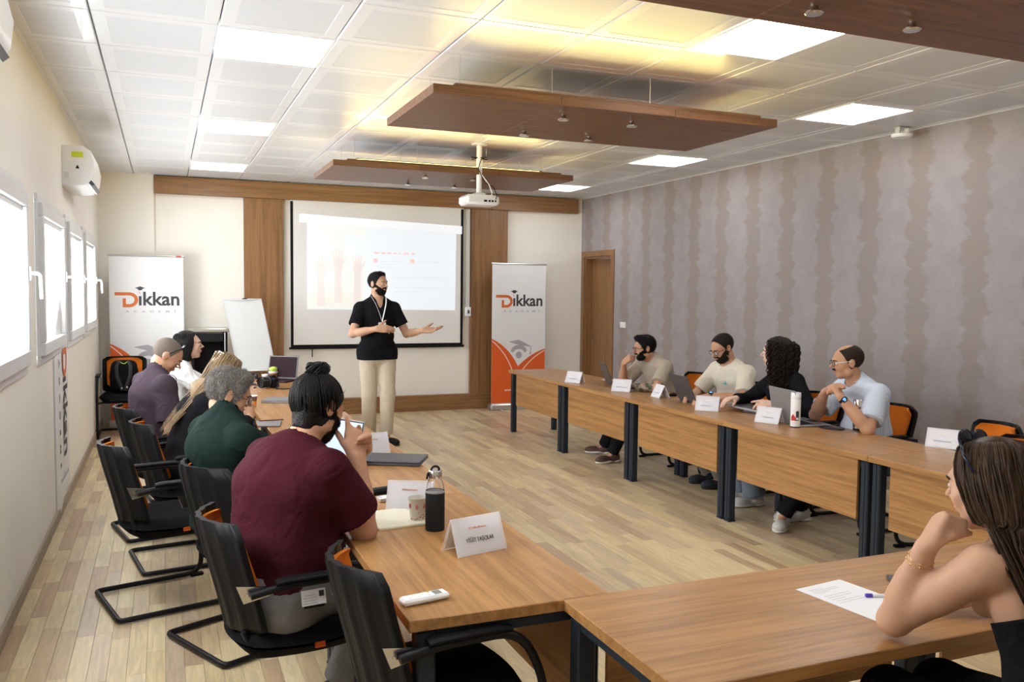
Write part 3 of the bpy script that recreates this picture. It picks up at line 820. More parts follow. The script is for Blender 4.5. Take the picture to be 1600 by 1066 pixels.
# right row: panels face -X ; local -y -> world -x  (rotate -90 deg)
RX = 3.84 + TW/2
rl = ['far end table of the right row, nearest the front wall, with the first laptop', 'right row table in front of the man with the tattooed forearm',
      'right row table in front of the cream shirt man and closed silver laptop', 'right row table carrying the white flask and steel tumbler',
      'nearest table of the right row, behind the long-haired woman']
ry = [9.50-TL*(i+.5) for i in range(5)]
for y, l in zip(ry, rl): put_table(RX, y, -PI/2, l)
LX = .64 + TW/2
ll = ['front table of the left row, with remote control and name tent', 'left row table in front of the maroon shirt man with the laptop',
      'left row table beside the green shirt man', 'left row table with the paper cup and closed laptop', 'far end table of the left row with camera and open dark laptop']
ly = [2.32+TL*(i+.5) for i in range(5)]
for y, l in zip(ly, ll): put_table(LX, y, PI/2, l)
put_table(1.13+TL/2, 1.68+TW/2, PI, 'table in the foreground with the sheet of paper')
put_table(1.13+TL*1.5, 1.68+TW/2, PI, 'table at the lower right edge, hidden behind the long-haired woman')

# ------------------------------------------------------------------ chairs
def make_chair():
    """visitor chair facing +x; origin on the floor under the seat"""
    c = empty('office_chair', (0, 0, 0))
    # seat cushion
    s = MB(); nu, nv = 16, 12; vs = []; fs = []
    for side in (1, -1):
        for i in range(nu+1):
            for j in range(nv+1):
                u, v = -1+2*i/nu, -1+2*j/nv
                # squircle mapping
                x = u*math.sqrt(1-v*v/2*.75); y = v*math.sqrt(1-u*u/2*.75)
                e = max(0, 1-max(abs(u), abs(v))**6)
                z = .438 + side*(.046*e**.35) + (.012*math.cos(v*1.4)*-1 + .012 if side > 0 else 0) - .02*max(0, u-.55)**2*4
                vs.append((x*.262+.02, y*.262, z))
    for side in (0, 1):
        o = side*(nu+1)*(nv+1)
        for i in range(nu):
            for j in range(nv):
                a = o+i*(nv+1)+j; q_ = (a, a+nv+1, a+nv+2, a+1); fs.append(q_ if side == 0 else q_[::-1])
    s._add(vs, fs); s.build('seat', BLKF, c, smooth=True, ang=None)
    MB().box((.05, -.262, .438), (.034, .006, .024), b=.001).build('seat_tag', plain('orange tag', (.75, .16, .04), .6), c) if False else MB().box((.03, -.252, .436), (.036, .016, .022), b=.001).build('seat_tag', BORANGE, c)
    # back shell: curved sheet
    def shell(W0, W1, z0, z1, off, r, cols=14, rows=16, thick=.010, ribs=False):
        mb = MB(); vs = []; fs = []
        def P(u, t, o):
            w = (W0+(W1-W0)*t)/2
            # rounded corners by narrowing near the ends
            ed = min(t, 1-t)*(z1-z0)
            if ed < r: w -= r*(1-math.sqrt(max(0, 1-((r-ed)/r)**2)))
            z = z0+(z1-z0)*t
            x = -.235 - .075*t - .035*math.sin(PI*min(1, t*1.0))*.0 + .088*(u*u) + .018*math.cos(t*PI)*.6
            x += o
            rb = .006*max(0, math.cos(u*PI*6.0))**.6 if ribs else 0
            return (x - rb, u*w, z)
        for lay, o in ((0, off), (1, off-thick)):
            for i in range(rows+1):
                for j in range(cols*(2 if ribs else 1)+1):
                    cc_ = cols*(2 if ribs else 1); vs.append(P(-1+2*j/cc_, i/rows, o if lay == 0 else o))
                    if lay == 1: a = vs[-1]; vs[-1] = (a[0]-thick, a[1], a[2])
                    elif ribs: a = vs[-1]; vs[-1] = (P(-1+2*j/cc_, i/rows, o)[0], a[1], a[2])
        cc_ = cols*(2 if ribs else 1); row = cc_+1; L0 = (rows+1)*row
        for i in range(rows):
            for j in range(cc_):
                a = i*row+j; fs.append((a, a+1, a+row+1, a+row)); b_ = L0+a; fs.append((b_, b_+row, b_+row+1, b_+1))
        for i in range(rows):
            for j in (0, cc_): a = i*row+j; fs.append((a, a+row, L0+a+row, L0+a) if j == 0 else (a, L0+a, L0+a+row, a+row))
        for j in range(cc_):
            for i in (0, rows): a = i*row+j; fs.append((a, L0+a, L0+a+1, a+1) if i == 0 else (a, a+1, L0+a+1, L0+a))
        mb._add(vs, fs); return mb
    sh = shell(.47, .48, .475, .885, 0, .055, cols=32, rows=14, ribs=True); shell_o = sh.build('back_shell', BLK, c, smooth=True, ang=50)
    shell(.37, .38, .535, .865, .004, .045, cols=12, rows=10, thick=.010).build('back_cushion', ORANGE, c, smooth=True, ang=50)
    hl = MB()
    for k in range(7):
        u = -.72+.24*k; hl.box((-.235-.075*.13+.088*u*u-.0125+.009, u*.235, .53), (.010, .016, .008))
        if abs(u) < .6: hl.box((-.235-.075*.86+.088*u*u-.019-.001, u*.235, .83), (.008, .022, .006))
    hl.build('vent_slot', BLKS, c, ang=None)
    for sy in (-1, 1):
        y = sy*.268
        path = [(-.215, y, .655), (-.10, y, .672), (.175, y, .672), (.262, y, .50), (.262, y, .018), (-.245, y, .018)]
        fr = MB(); fr.tube(arc_path(path, .09), .0145, 8); fr.build('side_tube', TUBE, c, smooth=True, ang=60)
        pd = MB(); pd.tube([(-.13, y, .688), (-.10, y, .692), (.10, y, .692), (.14, y, .686)], [.020, .025, .025, .018], 10, flat=.45); pd.build('armrest', BLK, c, smooth=True)
        bk = MB(); poly = [(-.26, .69), (-.235, .625), (-.15, .640), (-.13, .655), (-.15, .672)]
        Mx = Matrix(((1, 0, 0, 0), (0, 0, 1, sy*.246-.004), (0, 1, 0, 0), (0, 0, 0, 1)))
        bk.prism([(a, b_) for a, b_ in poly], .008, Mx)
        for sx_ in (-.225, -.195): bk.lathe([(0, 0), (.006, 0), (.006, .004), (0, .004)], n=8, M=Matrix.Translation((sx_, sy*.246+(.004 if sy > 0 else -.008), .655)) @ Matrix.Rotation(-PI/2, 4, 'X'))
        bk.build('bracket', CHROME, c)
        ft = MB(); ft.box((.235, y, .010), (.075, .034, .020), b=.005); ft.build('foot_pad', BLK, c)
    fr = MB(); fr.tube(arc_path([(-.24, -.268, .018), (-.31, -.268, .018), (-.31, .268, .018), (-.24, .268, .018)], .06), .0145, 8); fr.build('rear_bar', TUBE, c, smooth=True, ang=60)
    sb = MB(); sb.tube([(.255, -.268, .395), (.20, -.22, .40), (.20, .22, .40), (.255, .268, .395)], .0115, 8); sb.box((0, 0, .402), (.36, .28, .014), b=.003)
    sb.tube([(-.13, -.15, .40), (-.185, -.15, .42), (-.214, -.15, .49)], .011, 8); sb.tube([(-.13, .15, .40), (-.185, .15, .42), (-.214, .15, .49)], .011, 8)
    sb.build('seat_support', TUBE, c)
    return c
c0 = make_chair(); cfirst = True
CH = {}
def put_chair(key, x, y, deg, label):
    global cfirst
    o = c0 if cfirst else copy_tree(c0); cfirst = False
    o.location = (x, y, 0); o.rotation_euler = (0, 0, math.radians(deg)); tag(o, label, 'chair', 'office chairs with orange backs')
    del o['group']
    CH[key] = o
    return o
put_chair('A', .0, 4.96, 15, 'empty black chair pushed back from the table on the left, orange tag on its seat')
put_chair('B', .435, 3.25, 8, 'black chair with orange back under the maroon shirt man')
put_chair('C', .79, 2.58, 6, 'empty black chair with orange back tucked under the near left table corner')
put_chair('D', .39, 4.28, 26, 'black chair under the green shirt man')
put_chair('E', .13, 5.66, 10, 'black chair with orange back behind the woman with the white hair clip')
put_chair('F', .0, 6.42, 14, 'grey-black chair under the man in the dark purple shirt')
put_chair('H', .76, 5.80, 0, 'black chair with orange back at the left table edge, near the paper cup')
put_chair('W', .15, 7.50, 10, 'chair under the woman in the white jacket')
put_chair('G', -.44, 10.72, -90, 'black chair holding the backpack in the far left corner')
put_chair('r1', 4.80, 7.30, 180, 'chair under the man with the tattooed forearm')
put_chair('r2', 4.82, 6.28, 184, 'orange-backed chair under the man in the cream t-shirt')
put_chair('r3', 4.82, 5.52, 180, 'chair under the woman with curly black hair')
put_chair('r4', 4.80, 4.80, 176, 'orange-backed chair under the man in the striped shirt')
put_chair('e1', 4.72, 3.92, 163, 'empty orange-backed chair by the patterned wall at the right edge')
put_chair('e2', 4.36, 3.38, 173, 'empty orange-backed chair directly behind the long-haired woman')
put_chair('fw', 1.90, 1.26, 88, 'black chair under the woman with long brown hair')

# ------------------------------------------------------------------ backpack on the corner chair
bp = empty('backpack', (-.44, 10.70, .49), 0, 'black backpack with green zip loop on the corner chair', 'backpack')
b_ = MB(); nu, nv = 20, 14; vs = []; fs = []
for i in range(nv+1):
    th = PI*i/nv
    for j in range(nu):
        a = 2*PI*j/nu; cx_, sx_ = math.cos(a), math.sin(a); e = .55
        r = math.sin(th)**.45
        X = math.copysign(abs(cx_)**e, cx_)*.165*r*(1-.15*(i/nv)); Y = math.copysign(abs(sx_)**e, sx_)*.095*r
        Z = .185 - math.copysign(abs(math.cos(th))**.6, math.cos(th))*.185
        vs.append((X+.004*math.sin(Z*40+a*3), Y+.05+.004*math.sin(Z*60), Z))
for i in range(nv):
    for j in range(nu): fs.append((i*nu+j, i*nu+(j+1) % nu, (i+1)*nu+(j+1) % nu, (i+1)*nu+j))
b_._add(vs, fs); b_.build('bag_body', BLKF, bp, smooth=True, ang=None)
p_ = MB(); p_.box((.0, -.055, .115), (.22, .05, .16), b=.02); p_.build('front_pocket', BLKF, bp)
for s_ in (-1, 1):
    st = MB(); st.tube([(s_*.05, -.02, .365), (s_*.075, -.062, .30), (s_*.07, -.098, .20), (s_*.03, -.105, .08), (s_*.0+.02*s_, -.09, .03)], .022, 8, flat=.3); st.build('strap', plain('webbing', (.022, .022, .024), .7), bp, smooth=True)
st = MB(); st.tube([(-.045+.09*i/8, -.03, .362-.028*math.sin(PI*i/8)) for i in range(9)], .0045, 6); st.build('grab_loop', plain('lime cord', (.42, .62, .05), .6), bp, smooth=True)
st = MB(); st.box((.035, -.115, .07), (.016, .008, .022), b=.002); st.box((-.02, -.115, .06), (.016, .008, .022), b=.002); st.build('buckle', ALU, bp)

# ------------------------------------------------------------------ lectern / cabinet and whiteboard
le = empty('av_cabinet', (.50, 11.05, 0), 0, 'black equipment stand with pale metal top, behind the dark-haired woman', 'cabinet')
MB().box((0, 0, 1.19), (.47, .42, .045), b=.01).build('cabinet_top', plain('champagne metal', (.50, .48, .42), .3, .7), le)
c_ = MB(); c_.box((-.19, 0, .60), (.03, .38, 1.12)); c_.box((.19, 0, .60), (.03, .38, 1.12)); c_.box((0, .18, .60), (.35, .02, 1.12)); c_.box((0, 0, .04), (.40, .40, .08), b=.01); c_.build('cabinet_body', BLK, le)
MB().box((0, -.06, 1.10), (.33, .26, .10), b=.01).build('cabinet_screen', BLKS, le)
c_ = MB(); c_.tube([(.175, -.20, .12), (.175, -.20, 1.16)], .009, 8); c_.build('cabinet_post', ALU, le)
MB().ball((.185, -.215, .80), .032, 12, 8).build('cabinet_knob', plain('white knob', (.85, .85, .8), .3), le, smooth=True)

wb = empty('whiteboard', (.95, 10.75, 0), 0, 'white flip-chart board leaning on its tripod beside the wooden post', 'whiteboard')
def wbM(): return Matrix.Translation((0, 0, 0)) @ Matrix.Rotation(math.radians(-3), 4, 'Z')
V00, V10, V11, V01 = Vector((-.145, -.12, .69)), Vector((.30, -.12, .725)), Vector((.15, .06, 1.575)), Vector((-.30, .06, 1.57))
def bil(u, v): return V00*(1-u)*(1-v)+V10*u*(1-v)+V11*u*v+V01*(1-u)*v
ex = (V10-V00).normalized(); ez = (V01-V00).normalized(); nn = ex.cross(ez).normalized()
def slab(name, mat, u0, u1, v0, v1, o0, o1, parent):
    m = MB(); vs = [bil(u, v)+nn*o for o in (o0, o1) for (u, v) in ((u0, v0), (u1, v0), (u1, v1), (u0, v1))]
    m._add(vs, [(3, 2, 1, 0), (4, 5, 6, 7), (0, 1, 5, 4), (1, 2, 6, 5), (2, 3, 7, 6), (3, 0, 4, 7)]); return m.build(name, mat, parent, ang=None)
wbm = plain('whiteboard enamel', (.60, .61, .61), .25, noise=.03, nscale=9)
slab('board_panel', wbm, .0, 1, 0, 1, -.012, 0, wb)
for (a, b1, c1, d1) in ((0, .025, 0, 1), (.975, 1, 0, 1), (.025, .975, 0, .012), (.025, .975, .988, 1)): slab('board_edge', ALU, a, b1, c1, d1, -.016, .005, wb)
slab('paper_clip_bar', ALU, .2, .8, .975, 1.0, .005, .014, wb)
slab('clip_lever', BLK, .50, .62, .992, 1.004, .006, .022, wb)
sk = MB()
rw = random.Random(5)
for k in range(16):
    u, v = rw.uniform(.25, .85), rw.choice((.88, .86, .78, .76, .66)) + rw.uniform(-.02, .02); p0 = bil(u, v)+nn*.0015; p1 = bil(u+rw.uniform(.02, .07), v+rw.uniform(-.015, .015))+nn*.0015; sk.tube([p0, p1], .0012, 4)
sk.build('marker_scribble', plain('faint marker', (.55, .57, .60), .6), wb)
for (a, b1) in (((-.10, -.16, 0), bil(.2, .8)-nn*.02), ((.34, -.20, 0), bil(.85, .8)-nn*.02), ((.05, .42, 0), bil(.5, .85)-nn*.03)):
    l = MB(); l.tube([a, b1], .012, 8); l.build('tripod_leg', ALU, wb)
tr_ = MB(); tr_.box((0, 0, 0), (.40, .05, .012), Matrix.Translation(bil(.5, .0)+nn*.03), b=.003); tr_.build('pen_tray', ALU, wb)
# ------------------------------------------------------------------ things on the tables
TZ = TH + .0005
def name_tent(x, y, deg, label, lines, w=.19, h=.115, sc=1.0, heading=True):
    """clear acrylic A-frame holder; front face looks along local -y"""
    t = empty('name_tent', (x, y, TZ), math.radians(deg), label, 'name card', 'acrylic name tents')
    del t['group']
    w *= sc; h *= sc
    d = .055*sc
    a = math.atan2(h, d)
    ln = math.hypot(h, d)
    for s in (-1, 1):
        # panel from (0, s*d, 0) up to (0, 0, h)
        Mp = plane_frame((0, s*d, 0), (-s if s == 1 else 1, 0, 0), (0, -s*d/ln, h/ln)) if s == -1 else plane_frame((0, d, 0), (-1, 0, 0), (0, -d/ln, h/ln))
        p = MB(); p.box((0, ln/2, .0), (w, ln, .0025), Mp); p.build('acrylic_panel', ACRYL, t)
        p = MB(); p.box((0, ln/2, -.0022), (w*.93, ln*.88, .0008), Mp); p.build('card', PAPER, t)
        if s == -1:
            fm_ = MB(); e = .0035
            for (cx_, cy_, ww, hh) in ((0, ln-e/2, w, e), (0, e/2, w, e), (-w/2+e/2, ln/2, e, ln-2*e), (w/2-e/2, ln/2, e, ln-2*e)): fm_.box((cx_, cy_, .002), (ww, hh, .0016), Mp)
            fm_.build('acrylic_rim', ACRYL, t)
            if lines:
                text_obj('card_name', lines, .021*sc, INK, t, Mp @ Matrix.Translation((0, ln*.38, .0022)), width=w*.56)
            if heading:
                text_obj('card_logo', 'Dikkan', .012*sc, INKO, t, Mp @ Matrix.Translation((0, ln*.70, .0022)), width=w*.34)
    return t
name_tent(1.045, 2.90, 14, 'large clear name tent nearest the camera on the left table', 'Y\u0130\u011e\u0130T TA\u015e\u00c7ILAR', .215, .125)
name_tent(.985, 3.56, -26, 'name tent standing behind the owl mug and sleeve bottle', None, .20, .12)
name_tent(1.10, 4.84, 6, 'name tent behind the clasped hands of the maroon shirt man', None, .20, .12)
def row_tent(x, y, deg, label, ln=True): 
    t = name_tent(x, y, deg, label, None, .19, .115, heading=False)
    # two faint printed lines
    m = MB(); d = .055; h = .115; L = math.hypot(h, d); Mp = plane_frame((0, -d, 0), (1, 0, 0), (0, d/L, h/L))
    if ln:
        m.box((0, L*.36, .0022), (.10, .008, .0006), Mp); m.build('card_print', INKG, t)
        m = MB(); m.box((0, L*.68, .0022), (.05, .004, .0006), Mp); m.build('card_heading', BPINK, t)
    return t
row_tent(3.98, 7.98, -62, 'name tent farthest along the right row, beside the first open laptop')
row_tent(4.07, 7.14, -50, 'name tent in front of the man with the tattooed forearm')
row_tent(4.17, 6.62, -98, 'name tent seen edge-on beside the second laptop')
row_tent(4.08, 5.76, -48, 'name tent in front of the closed silver laptop')
row_tent(4.13, 5.06, -66, 'name tent left of the white flask')
row_tent(4.52, 3.88, -62, 'name tent half hidden above the sunglasses of the long-haired woman')

def laptop(x, y, deg, open_deg, label, shell, screen=None, w=.34, d=.235):
    """hinge at local y=0, keyboard reaches to -y; screen opens upward"""
    l = empty('laptop', (x, y, TZ), math.radians(deg), label, 'laptop', 'laptops'); del l['group']
    b = MB(); b.box((0, -d/2, .008), (w, d, .014), b=.003); b.build('laptop_base', shell, l)
    if open_deg > 0:
        k = MB()
        for r in range(5):
            for c in range(14): k.box((-w*.42+w*.84*(c+.5)/14, -.035-r*.022, .0156), (w*.84/14-.003, .019, .0012))
        tag(k.build('keyboard', BLK, l, ang=None), kind='stuff')
        p = MB(); p.box((0, -d+.05, .0153), (.10, .065, .0006)); p.build('trackpad', DGREY, l)
    a = math.radians(open_deg)
    # lid rotates about the x axis at the hinge; 0 = closed over the base
    Ml = Matrix.Translation((0, 0, .016)) @ Matrix.Rotation(-a, 4, 'X')
    li = MB(); li.box((0, -d/2, .004), (w, d, .007), Ml, b=.0025); li.build('laptop_lid', shell, l)
    if open_deg > 0:
        s = MB(); s.box((0, -d/2, .0002), (w-.006, d-.006, .0008), Ml); s.build('screen_bezel', BLKS, l)
        s = MB(); s.box((0, -d/2-.002, -.0004), (w-.022, d-.026, .0006), Ml); s.build('laptop_screen', screen or BLKS, l)
    return l
SCR = emis('laptop screen white', (.55, .66, .95), .30); SCR.node_tree.nodes['Principled BSDF'].inputs['Base Color'].default_value = (.25, .3, .4, 1)
laptop(.84, 4.56, -62, 104, 'open laptop with a bright document, in front of the maroon shirt man', SILVER, SCR, .35, .24)
laptop(1.11, 4.46, 180-28, 0, 'closed black laptop lying by the name tent, left table', DGREY, None, .34, .24)
laptop(.90, 7.22, 160, 0, 'closed grey laptop beside the orange paper cup', SILVER, None, .36, .25)
laptop(1.12, 9.05, -35, 102, 'open dark maroon laptop at the far end of the left table', plain('aubergine laptop', (.045, .025, .03), .5, spec=.1), plain('dim screen', (.035, .02, .025), .7, spec=.05), .33, .24)
laptop(4.22, 7.66, 74, 112, 'first open laptop of the right row, lid seen from behind, near the door', DGREY, SCR)
laptop(4.20, 6.22, 82, 114, 'second open laptop of the right row, used by the cream shirt man', DGREY, SCR, .36, .25)
laptop(4.22, 4.98, 80, 100, 'third open laptop of the right row, behind the white flask', SILVER, SCR, .37, .25)
# closed laptop propped on a stand
lp = empty('laptop', (4.37, 5.62, TZ), math.radians(-62), 'closed silver laptop lying slightly raised in front of the curly-haired woman', 'laptop')
MB().box((0, 0, .034), (.35, .25, .018), Matrix.Rotation(math.radians(6), 4, 'Y'), b=.004).build('laptop_shell', SILVER, lp)
MB().box((.08, 0, .012), (.16, .20, .022), b=.004).build('laptop_stand', DGREY, lp)

# bottle with black sleeve
bt = empty('glass_bottle', (.985, 3.20, TZ), 0, 'glass bottle in a black neoprene sleeve with steel cap', 'bottle')
MB().lathe([(0, .002), (.034, .002), (.036, .01), (.036, .165), (.033, .185), (.024, .205), (.022, .214), (.019, .214), (.021, .205), (.030, .185), (.033, .165), (.033, .012), (0, .008)], n=28).build('bottle_glass', GLASS, bt, smooth=True, ang=60)
MB().lathe([(0, 0), (.037, 0), (.0385, .006), (.0385, .150), (.0372, .154), (.0372, .03), (0, .001)], n=28).build('bottle_sleeve', plain('neoprene', (.012, .012, .013), .85, noise=.3, nscale=300), bt, smooth=True, ang=50)
MB().lathe([(.0380, .150), (.0392, .152), (.0392, .158), (.0380, .160), (.037, .155)], n=28).build('sleeve_hem', plain('grey hem', (.35, .33, .35), .6), bt, smooth=True)
MB().lathe([(0, .208), (.026, .208), (.027, .212), (.027, .236), (.024, .240), (0, .240)], n=28).build('bottle_cap', CHROME, bt, smooth=True, ang=40)
lo = MB(); lo.tube([(.0+.016*math.cos(PI*i/8), 0, .240+.014*math.sin(PI*i/8)) for i in range(9)]+[(-.03, 0, .225), (-.034, 0, .205)], .0045, 6); lo.build('cap_loop', BLK, bt, smooth=True)

# owl mug
OWL = plain('pink owl print', (.60, .22, .20), .5)
mg = empty('paper_mug', (.955, 3.345, TZ), 0, 'cream cup with small red owl print behind the sleeve bottle', 'cup')
MB().lathe([(0, .003), (.030, .003), (.032, .006), (.040, .098), (.0415, .100), (.0385, .100), (.036, .085), (.030, .012), (0, .010)], n=28).build('cup_body', plain('cream cup', (.78, .74, .66), .4), mg, smooth=True, ang=50)
MB().lathe([(0, .008), (.0335, .055), (0, .056)], n=20).build('coffee', plain('coffee', (.06, .03, .015), .2), mg)
prn = MB(); ro = random.Random(2)
for k in range(16):
    a = math.radians(200+ro.random()*160); z = .014+ro.random()*.032; r = .0325+z*.083
    prn.ball((r*math.cos(a), r*math.sin(a), z), (.0032, .0032, .0028), 6, 4)
for a0, z0 in ((250, .066), (205, .070), (300, .068)):
    a = math.radians(a0); r = .0385; c_ = Vector((r*math.cos(a), r*math.sin(a), z0)); prn.ball(c_, (.007, .003, .011), 8, 6)
prn.build('cup_print', OWL, mg, ang=None)

# espresso cup
ec = empty('paper_cup', (.65, 7.10, TZ), 0, 'small brown and orange paper cup near the table edge, far left table', 'cup')
MB().lathe([(0, .002), (.026, .002), (.035, .082), (.037, .084), (.033, .084), (.025, .01), (0, .008)], n=20, mi=0).build('cup_body', plain('brown cup', (.20, .12, .07), .5), ec, smooth=True, ang=50)
MB().lathe([(.0268, .004), (.0315, .044), (.0318, .044), (.0272, .004)], n=20).build('cup_band', plain('orange band', (.80, .30, .04), .5), ec, smooth=True)
MB().lathe([(.0352, .080), (.0378, .083), (.0378, .087), (.034, .087)], n=20).build('cup_rim', PAPER, ec, smooth=True)
st = MB(); st.ball((-.045, -.03, .012), .012, 8, 6); st.build('stirrer_knob', BLK, ec)

# notebook, markers, phone-like case near the maroon man
nb = empty('notebook', (.90, 3.62, TZ), math.radians(6), 'open cream notebook under the man in maroon', 'notebook')
nb.location = (.865, 3.40, TZ)
MB().box((0, 0, .004), (.21, .27, .007), b=.001).build('page_block', CREAMP, nb)
MB().box((0, 0, .0005+.0003), (.216, .276, .0012)).build('back_cover', plain('kraft cover', (.55, .42, .25), .7), nb)
pg = MB(); pg.box((-.002, .002, .0082), (.205, .262, .0012), Matrix.Rotation(.02, 4, 'Z')); pg.build('top_page', CREAMP, nb)
ml = MB()
for k in range(12): ml.box((0, -.11+k*.02, .0091), (.18, .0006, .0002))
ml.build('ruled_line', INKG, nb)
cs = empty('glasses_case', (.93, 3.86, TZ), math.radians(15), 'black case with a yellow highlighter beside it on the left table', 'case')
MB().box((0, 0, .014), (.13, .055, .028), b=.010).build('case_body', BLK, cs)
hi = empty('highlighter', (.85, 3.84, TZ), math.radians(20), 'yellow highlighter lying by the black case', 'pen')
MB().tube([(-.05, 0, .008), (.03, 0, .008), (.05, 0, .008)], [.0075, .0075, .004], 10).build('pen_body', plain('highlighter yellow', (.70, .78, .02), .4), hi, smooth=True, ang=40)
bxk = empty('small_packet', (.935, 3.72, TZ), math.radians(8), 'small black and silver packet above the notebook', 'packet')
MB().box((0, 0, .011), (.12, .05, .021), b=.004).build('packet_body', ALU, bxk)
MB().box((.035, 0, .0115), (.045, .052, .023), b=.004).build('packet_end', BLK, bxk)
MB().box((-.02, 0, .0218), (.05, .03, .0008)).build('packet_label', PAPER, bxk)
kb = empty('tablet', (.66, 6.12, TZ), math.radians(80), 'thin grey tablet at the left table edge with a brown pencil on it', 'tablet')
MB().box((0, 0, .005), (.25, .18, .009), b=.003).build('tablet_body', SILVER, kb)
pc = empty('pencil', (.70, 6.22, TZ+.0095), math.radians(3), 'brown pencil lying on the grey tablet', 'pencil')
MB().tube([(-.09, 0, .004), (.07, 0, .004), (.085, 0, .004)], [.0038, .0038, .0008], 6).build('pencil_body', plain('brown pencil', (.22, .06, .03), .4), pc)
pp = empty('paper_pad', (.86, 4.72, TZ), math.radians(15), 'white paper pad half hidden behind the forearm, by the laptop', 'paper pad')
pp.location = (.80, 3.98, TZ)
MB().box((0, 0, .010), (.12, .16, .018), b=.003).build('pad_base', BLK, pp); MB().box((0, 0, .0205), (.115, .155, .003)).build('pad_sheet', PAPER, pp)

# remote control
rc = empty('remote_control', (.715, 2.47, TZ), math.radians(10), 'white air conditioner remote at the near corner of the left table', 'remote control')
rc.location = (.725, 2.46, TZ)
MB().box((0, 0, .011), (.155, .050, .020), b=.007).build('remote_body', PVCW, rc)
MB().box((.042, 0, .0213), (.026, .030, .0012), b=.0005).build('remote_display', plain('lcd', (.20, .24, .20), .25), rc)
bt_ = MB()
for k in range(5): bt_.box((.012-k*.016, .008 if k % 2 else -.008, .0213), (.008, .006, .001))
bt_.build('remote_button', PVC, rc); MB().box((.018, .013, .0213), (.008, .006, .0012)).build('power_button', plain('amber button', (.75, .50, .10), .4), rc)

# camera with strap
cmr = empty('camera', (.90, 8.38, TZ), math.radians(-60), 'black camera with big lens and strap on the far left table', 'camera')
k = MB(); k.box((0, .06, .05), (.14, .07, .095), b=.014); k.box((0, .06, .105), (.055, .05, .03), b=.008); k.build('camera_body', BLK, cmr)
k = MB(); k.lathe([(0, 0), (.045, 0), (.048, .02), (.052, .06), (.056, .10), (.050, .11), (.046, .10), (0, .085)], n=24, M=Matrix.Translation((0, .03, .058)) @ Matrix.Rotation(PI/2, 4, 'X')); k.build('camera_lens', BLKS, cmr, smooth=True, ang=35)
MB().lathe([(.0485, .018), (.0525, .018), (.0540, .034), (.050, .034)], n=24, M=Matrix.Translation((0, .03, .058)) @ Matrix.Rotation(PI/2, 4, 'X')).build('lens_ring', DGREY, cmr)
st = MB(); st.tube([(.075, .06, .06), (.12, .04, .03), (.17, -.02, .008), (.22, .02, .006), (.24, .10, .006)], .012, 6, flat=.25); st.tube([(-.075, .06, .06), (-.10, .0, .02), (-.12, -.05, .007), (-.06, -.10, .006)], .012, 6, flat=.25); st.build('camera_strap', BLK, cmr, smooth=True)
# far end clutter
nbk = empty('notebook', (.72, 8.70, TZ), math.radians(12), 'dark notebook lying in front of the far left clutter', 'notebook')
MB().box((0, 0, .008), (.20, .14, .015), b=.002).build('cover', plain('plum cover', (.10, .07, .10), .5), nbk)
sg = empty('headphones', (.80, 9.20, TZ), 0, 'black headphones on the far end of the left table', 'headphones')
h_ = MB(); h_.tube([(.085*math.cos(PI*i/12), .02, .03+.03*math.sin(PI*i/12)) for i in range(13)], .006, 6); h_.build('headband', BLK, sg, smooth=True)
for s_ in (-1, 1): MB().ball((s_*.08, .0, .032), (.024, .034, .032), 12, 8).build('ear_cushion', BLKS, sg, smooth=True)
for (x, y, l, m_) in ((.97, 9.22, 'white plastic cup lying beside the headphones', PAPER),):
    c_ = empty('plastic_cup', (x, y, TZ), 0, l, 'cup'); MB().lathe([(0, .002), (.028, .002), (.036, .05), (.034, .05), (.026, .006), (0, .006)], n=16).build('cup_body', m_, c_, smooth=True, ang=50)
c_ = empty('paper_cup', (1.04, 9.10, TZ), 0, 'orange paper cup below the green apple by the open dark laptop', 'cup')
MB().lathe([(0, .002), (.034, .002), (.046, .085), (.048, .088), (.044, .088), (.034, .01), (0, .006)], n=20).build('cup_body', plain('terracotta cup', (.45, .14, .06), .5), c_, smooth=True, ang=50)
MB().lathe([(.0415, .070), (.0465, .074), (.049, .092), (.046, .092)], n=20).build('cup_rim', PAPER, c_)
ap = empty('green_fruit', (1.03, 9.24, TZ), 0, 'lime green fruit bowl item behind the orange cup', 'fruit'); ap['label'] = 'pale green crumpled fruit on the cup behind the camera'; ap.location = (1.04, 9.10, TZ+.088)
MB().ball((0, 0, .026), (.045, .04, .026), 14, 9).build('fruit', plain('lime green', (.50, .66, .10), .5, noise=.3, nscale=60), ap, smooth=True)

# right row: plate, phone, glasses, flask, tumbler
pl = empty('saucer', (4.36, 7.98, TZ), 0, 'small white saucer by the first laptop near the door', 'saucer')
MB().lathe([(0, .003), (.03, .002), (.055, .012), (.062, .016), (.055, .016), (.03, .007), (0, .007)], n=24).build('saucer_body', PAPER, pl, smooth=True)
kk = empty('key_bunch', (4.27, 6.78, TZ), .3, 'small pile of green and steel keys between the first two men on the right', 'keys')
k = MB(); k.tube([(-.05, 0, .006), (.0, .02, .010), (.05, 0, .006)], .006, 6); k.build('key_ring', ALU, kk); MB().box((.02, .01, .014), (.06, .04, .016), b=.005).build('key_fob', plain('green fob', (.05, .18, .12), .4), kk); MB().box((-.02, -.02, .008), (.05, .02, .006), b=.002).build('key_blade', ALU, kk)
mw = empty('computer_mouse', (4.33, 6.66, TZ), .3, 'black computer mouse left of the second laptop', 'mouse'); MB().ball((0, 0, .012), (.05, .03, .018), 14, 8).build('mouse_body', BLK, mw, smooth=True)
for v in mw.children[0].data.vertices: v.co.z = max(v.co.z, 0)
ph = empty('phone', (4.37, 4.68, TZ), math.radians(-72), 'dark blue phone lying between flask and tumbler', 'phone')
MB().box((0, 0, .006), (.155, .076, .011), b=.004).build('phone_body', plain('navy phone', (.02, .025, .05), .25), ph)
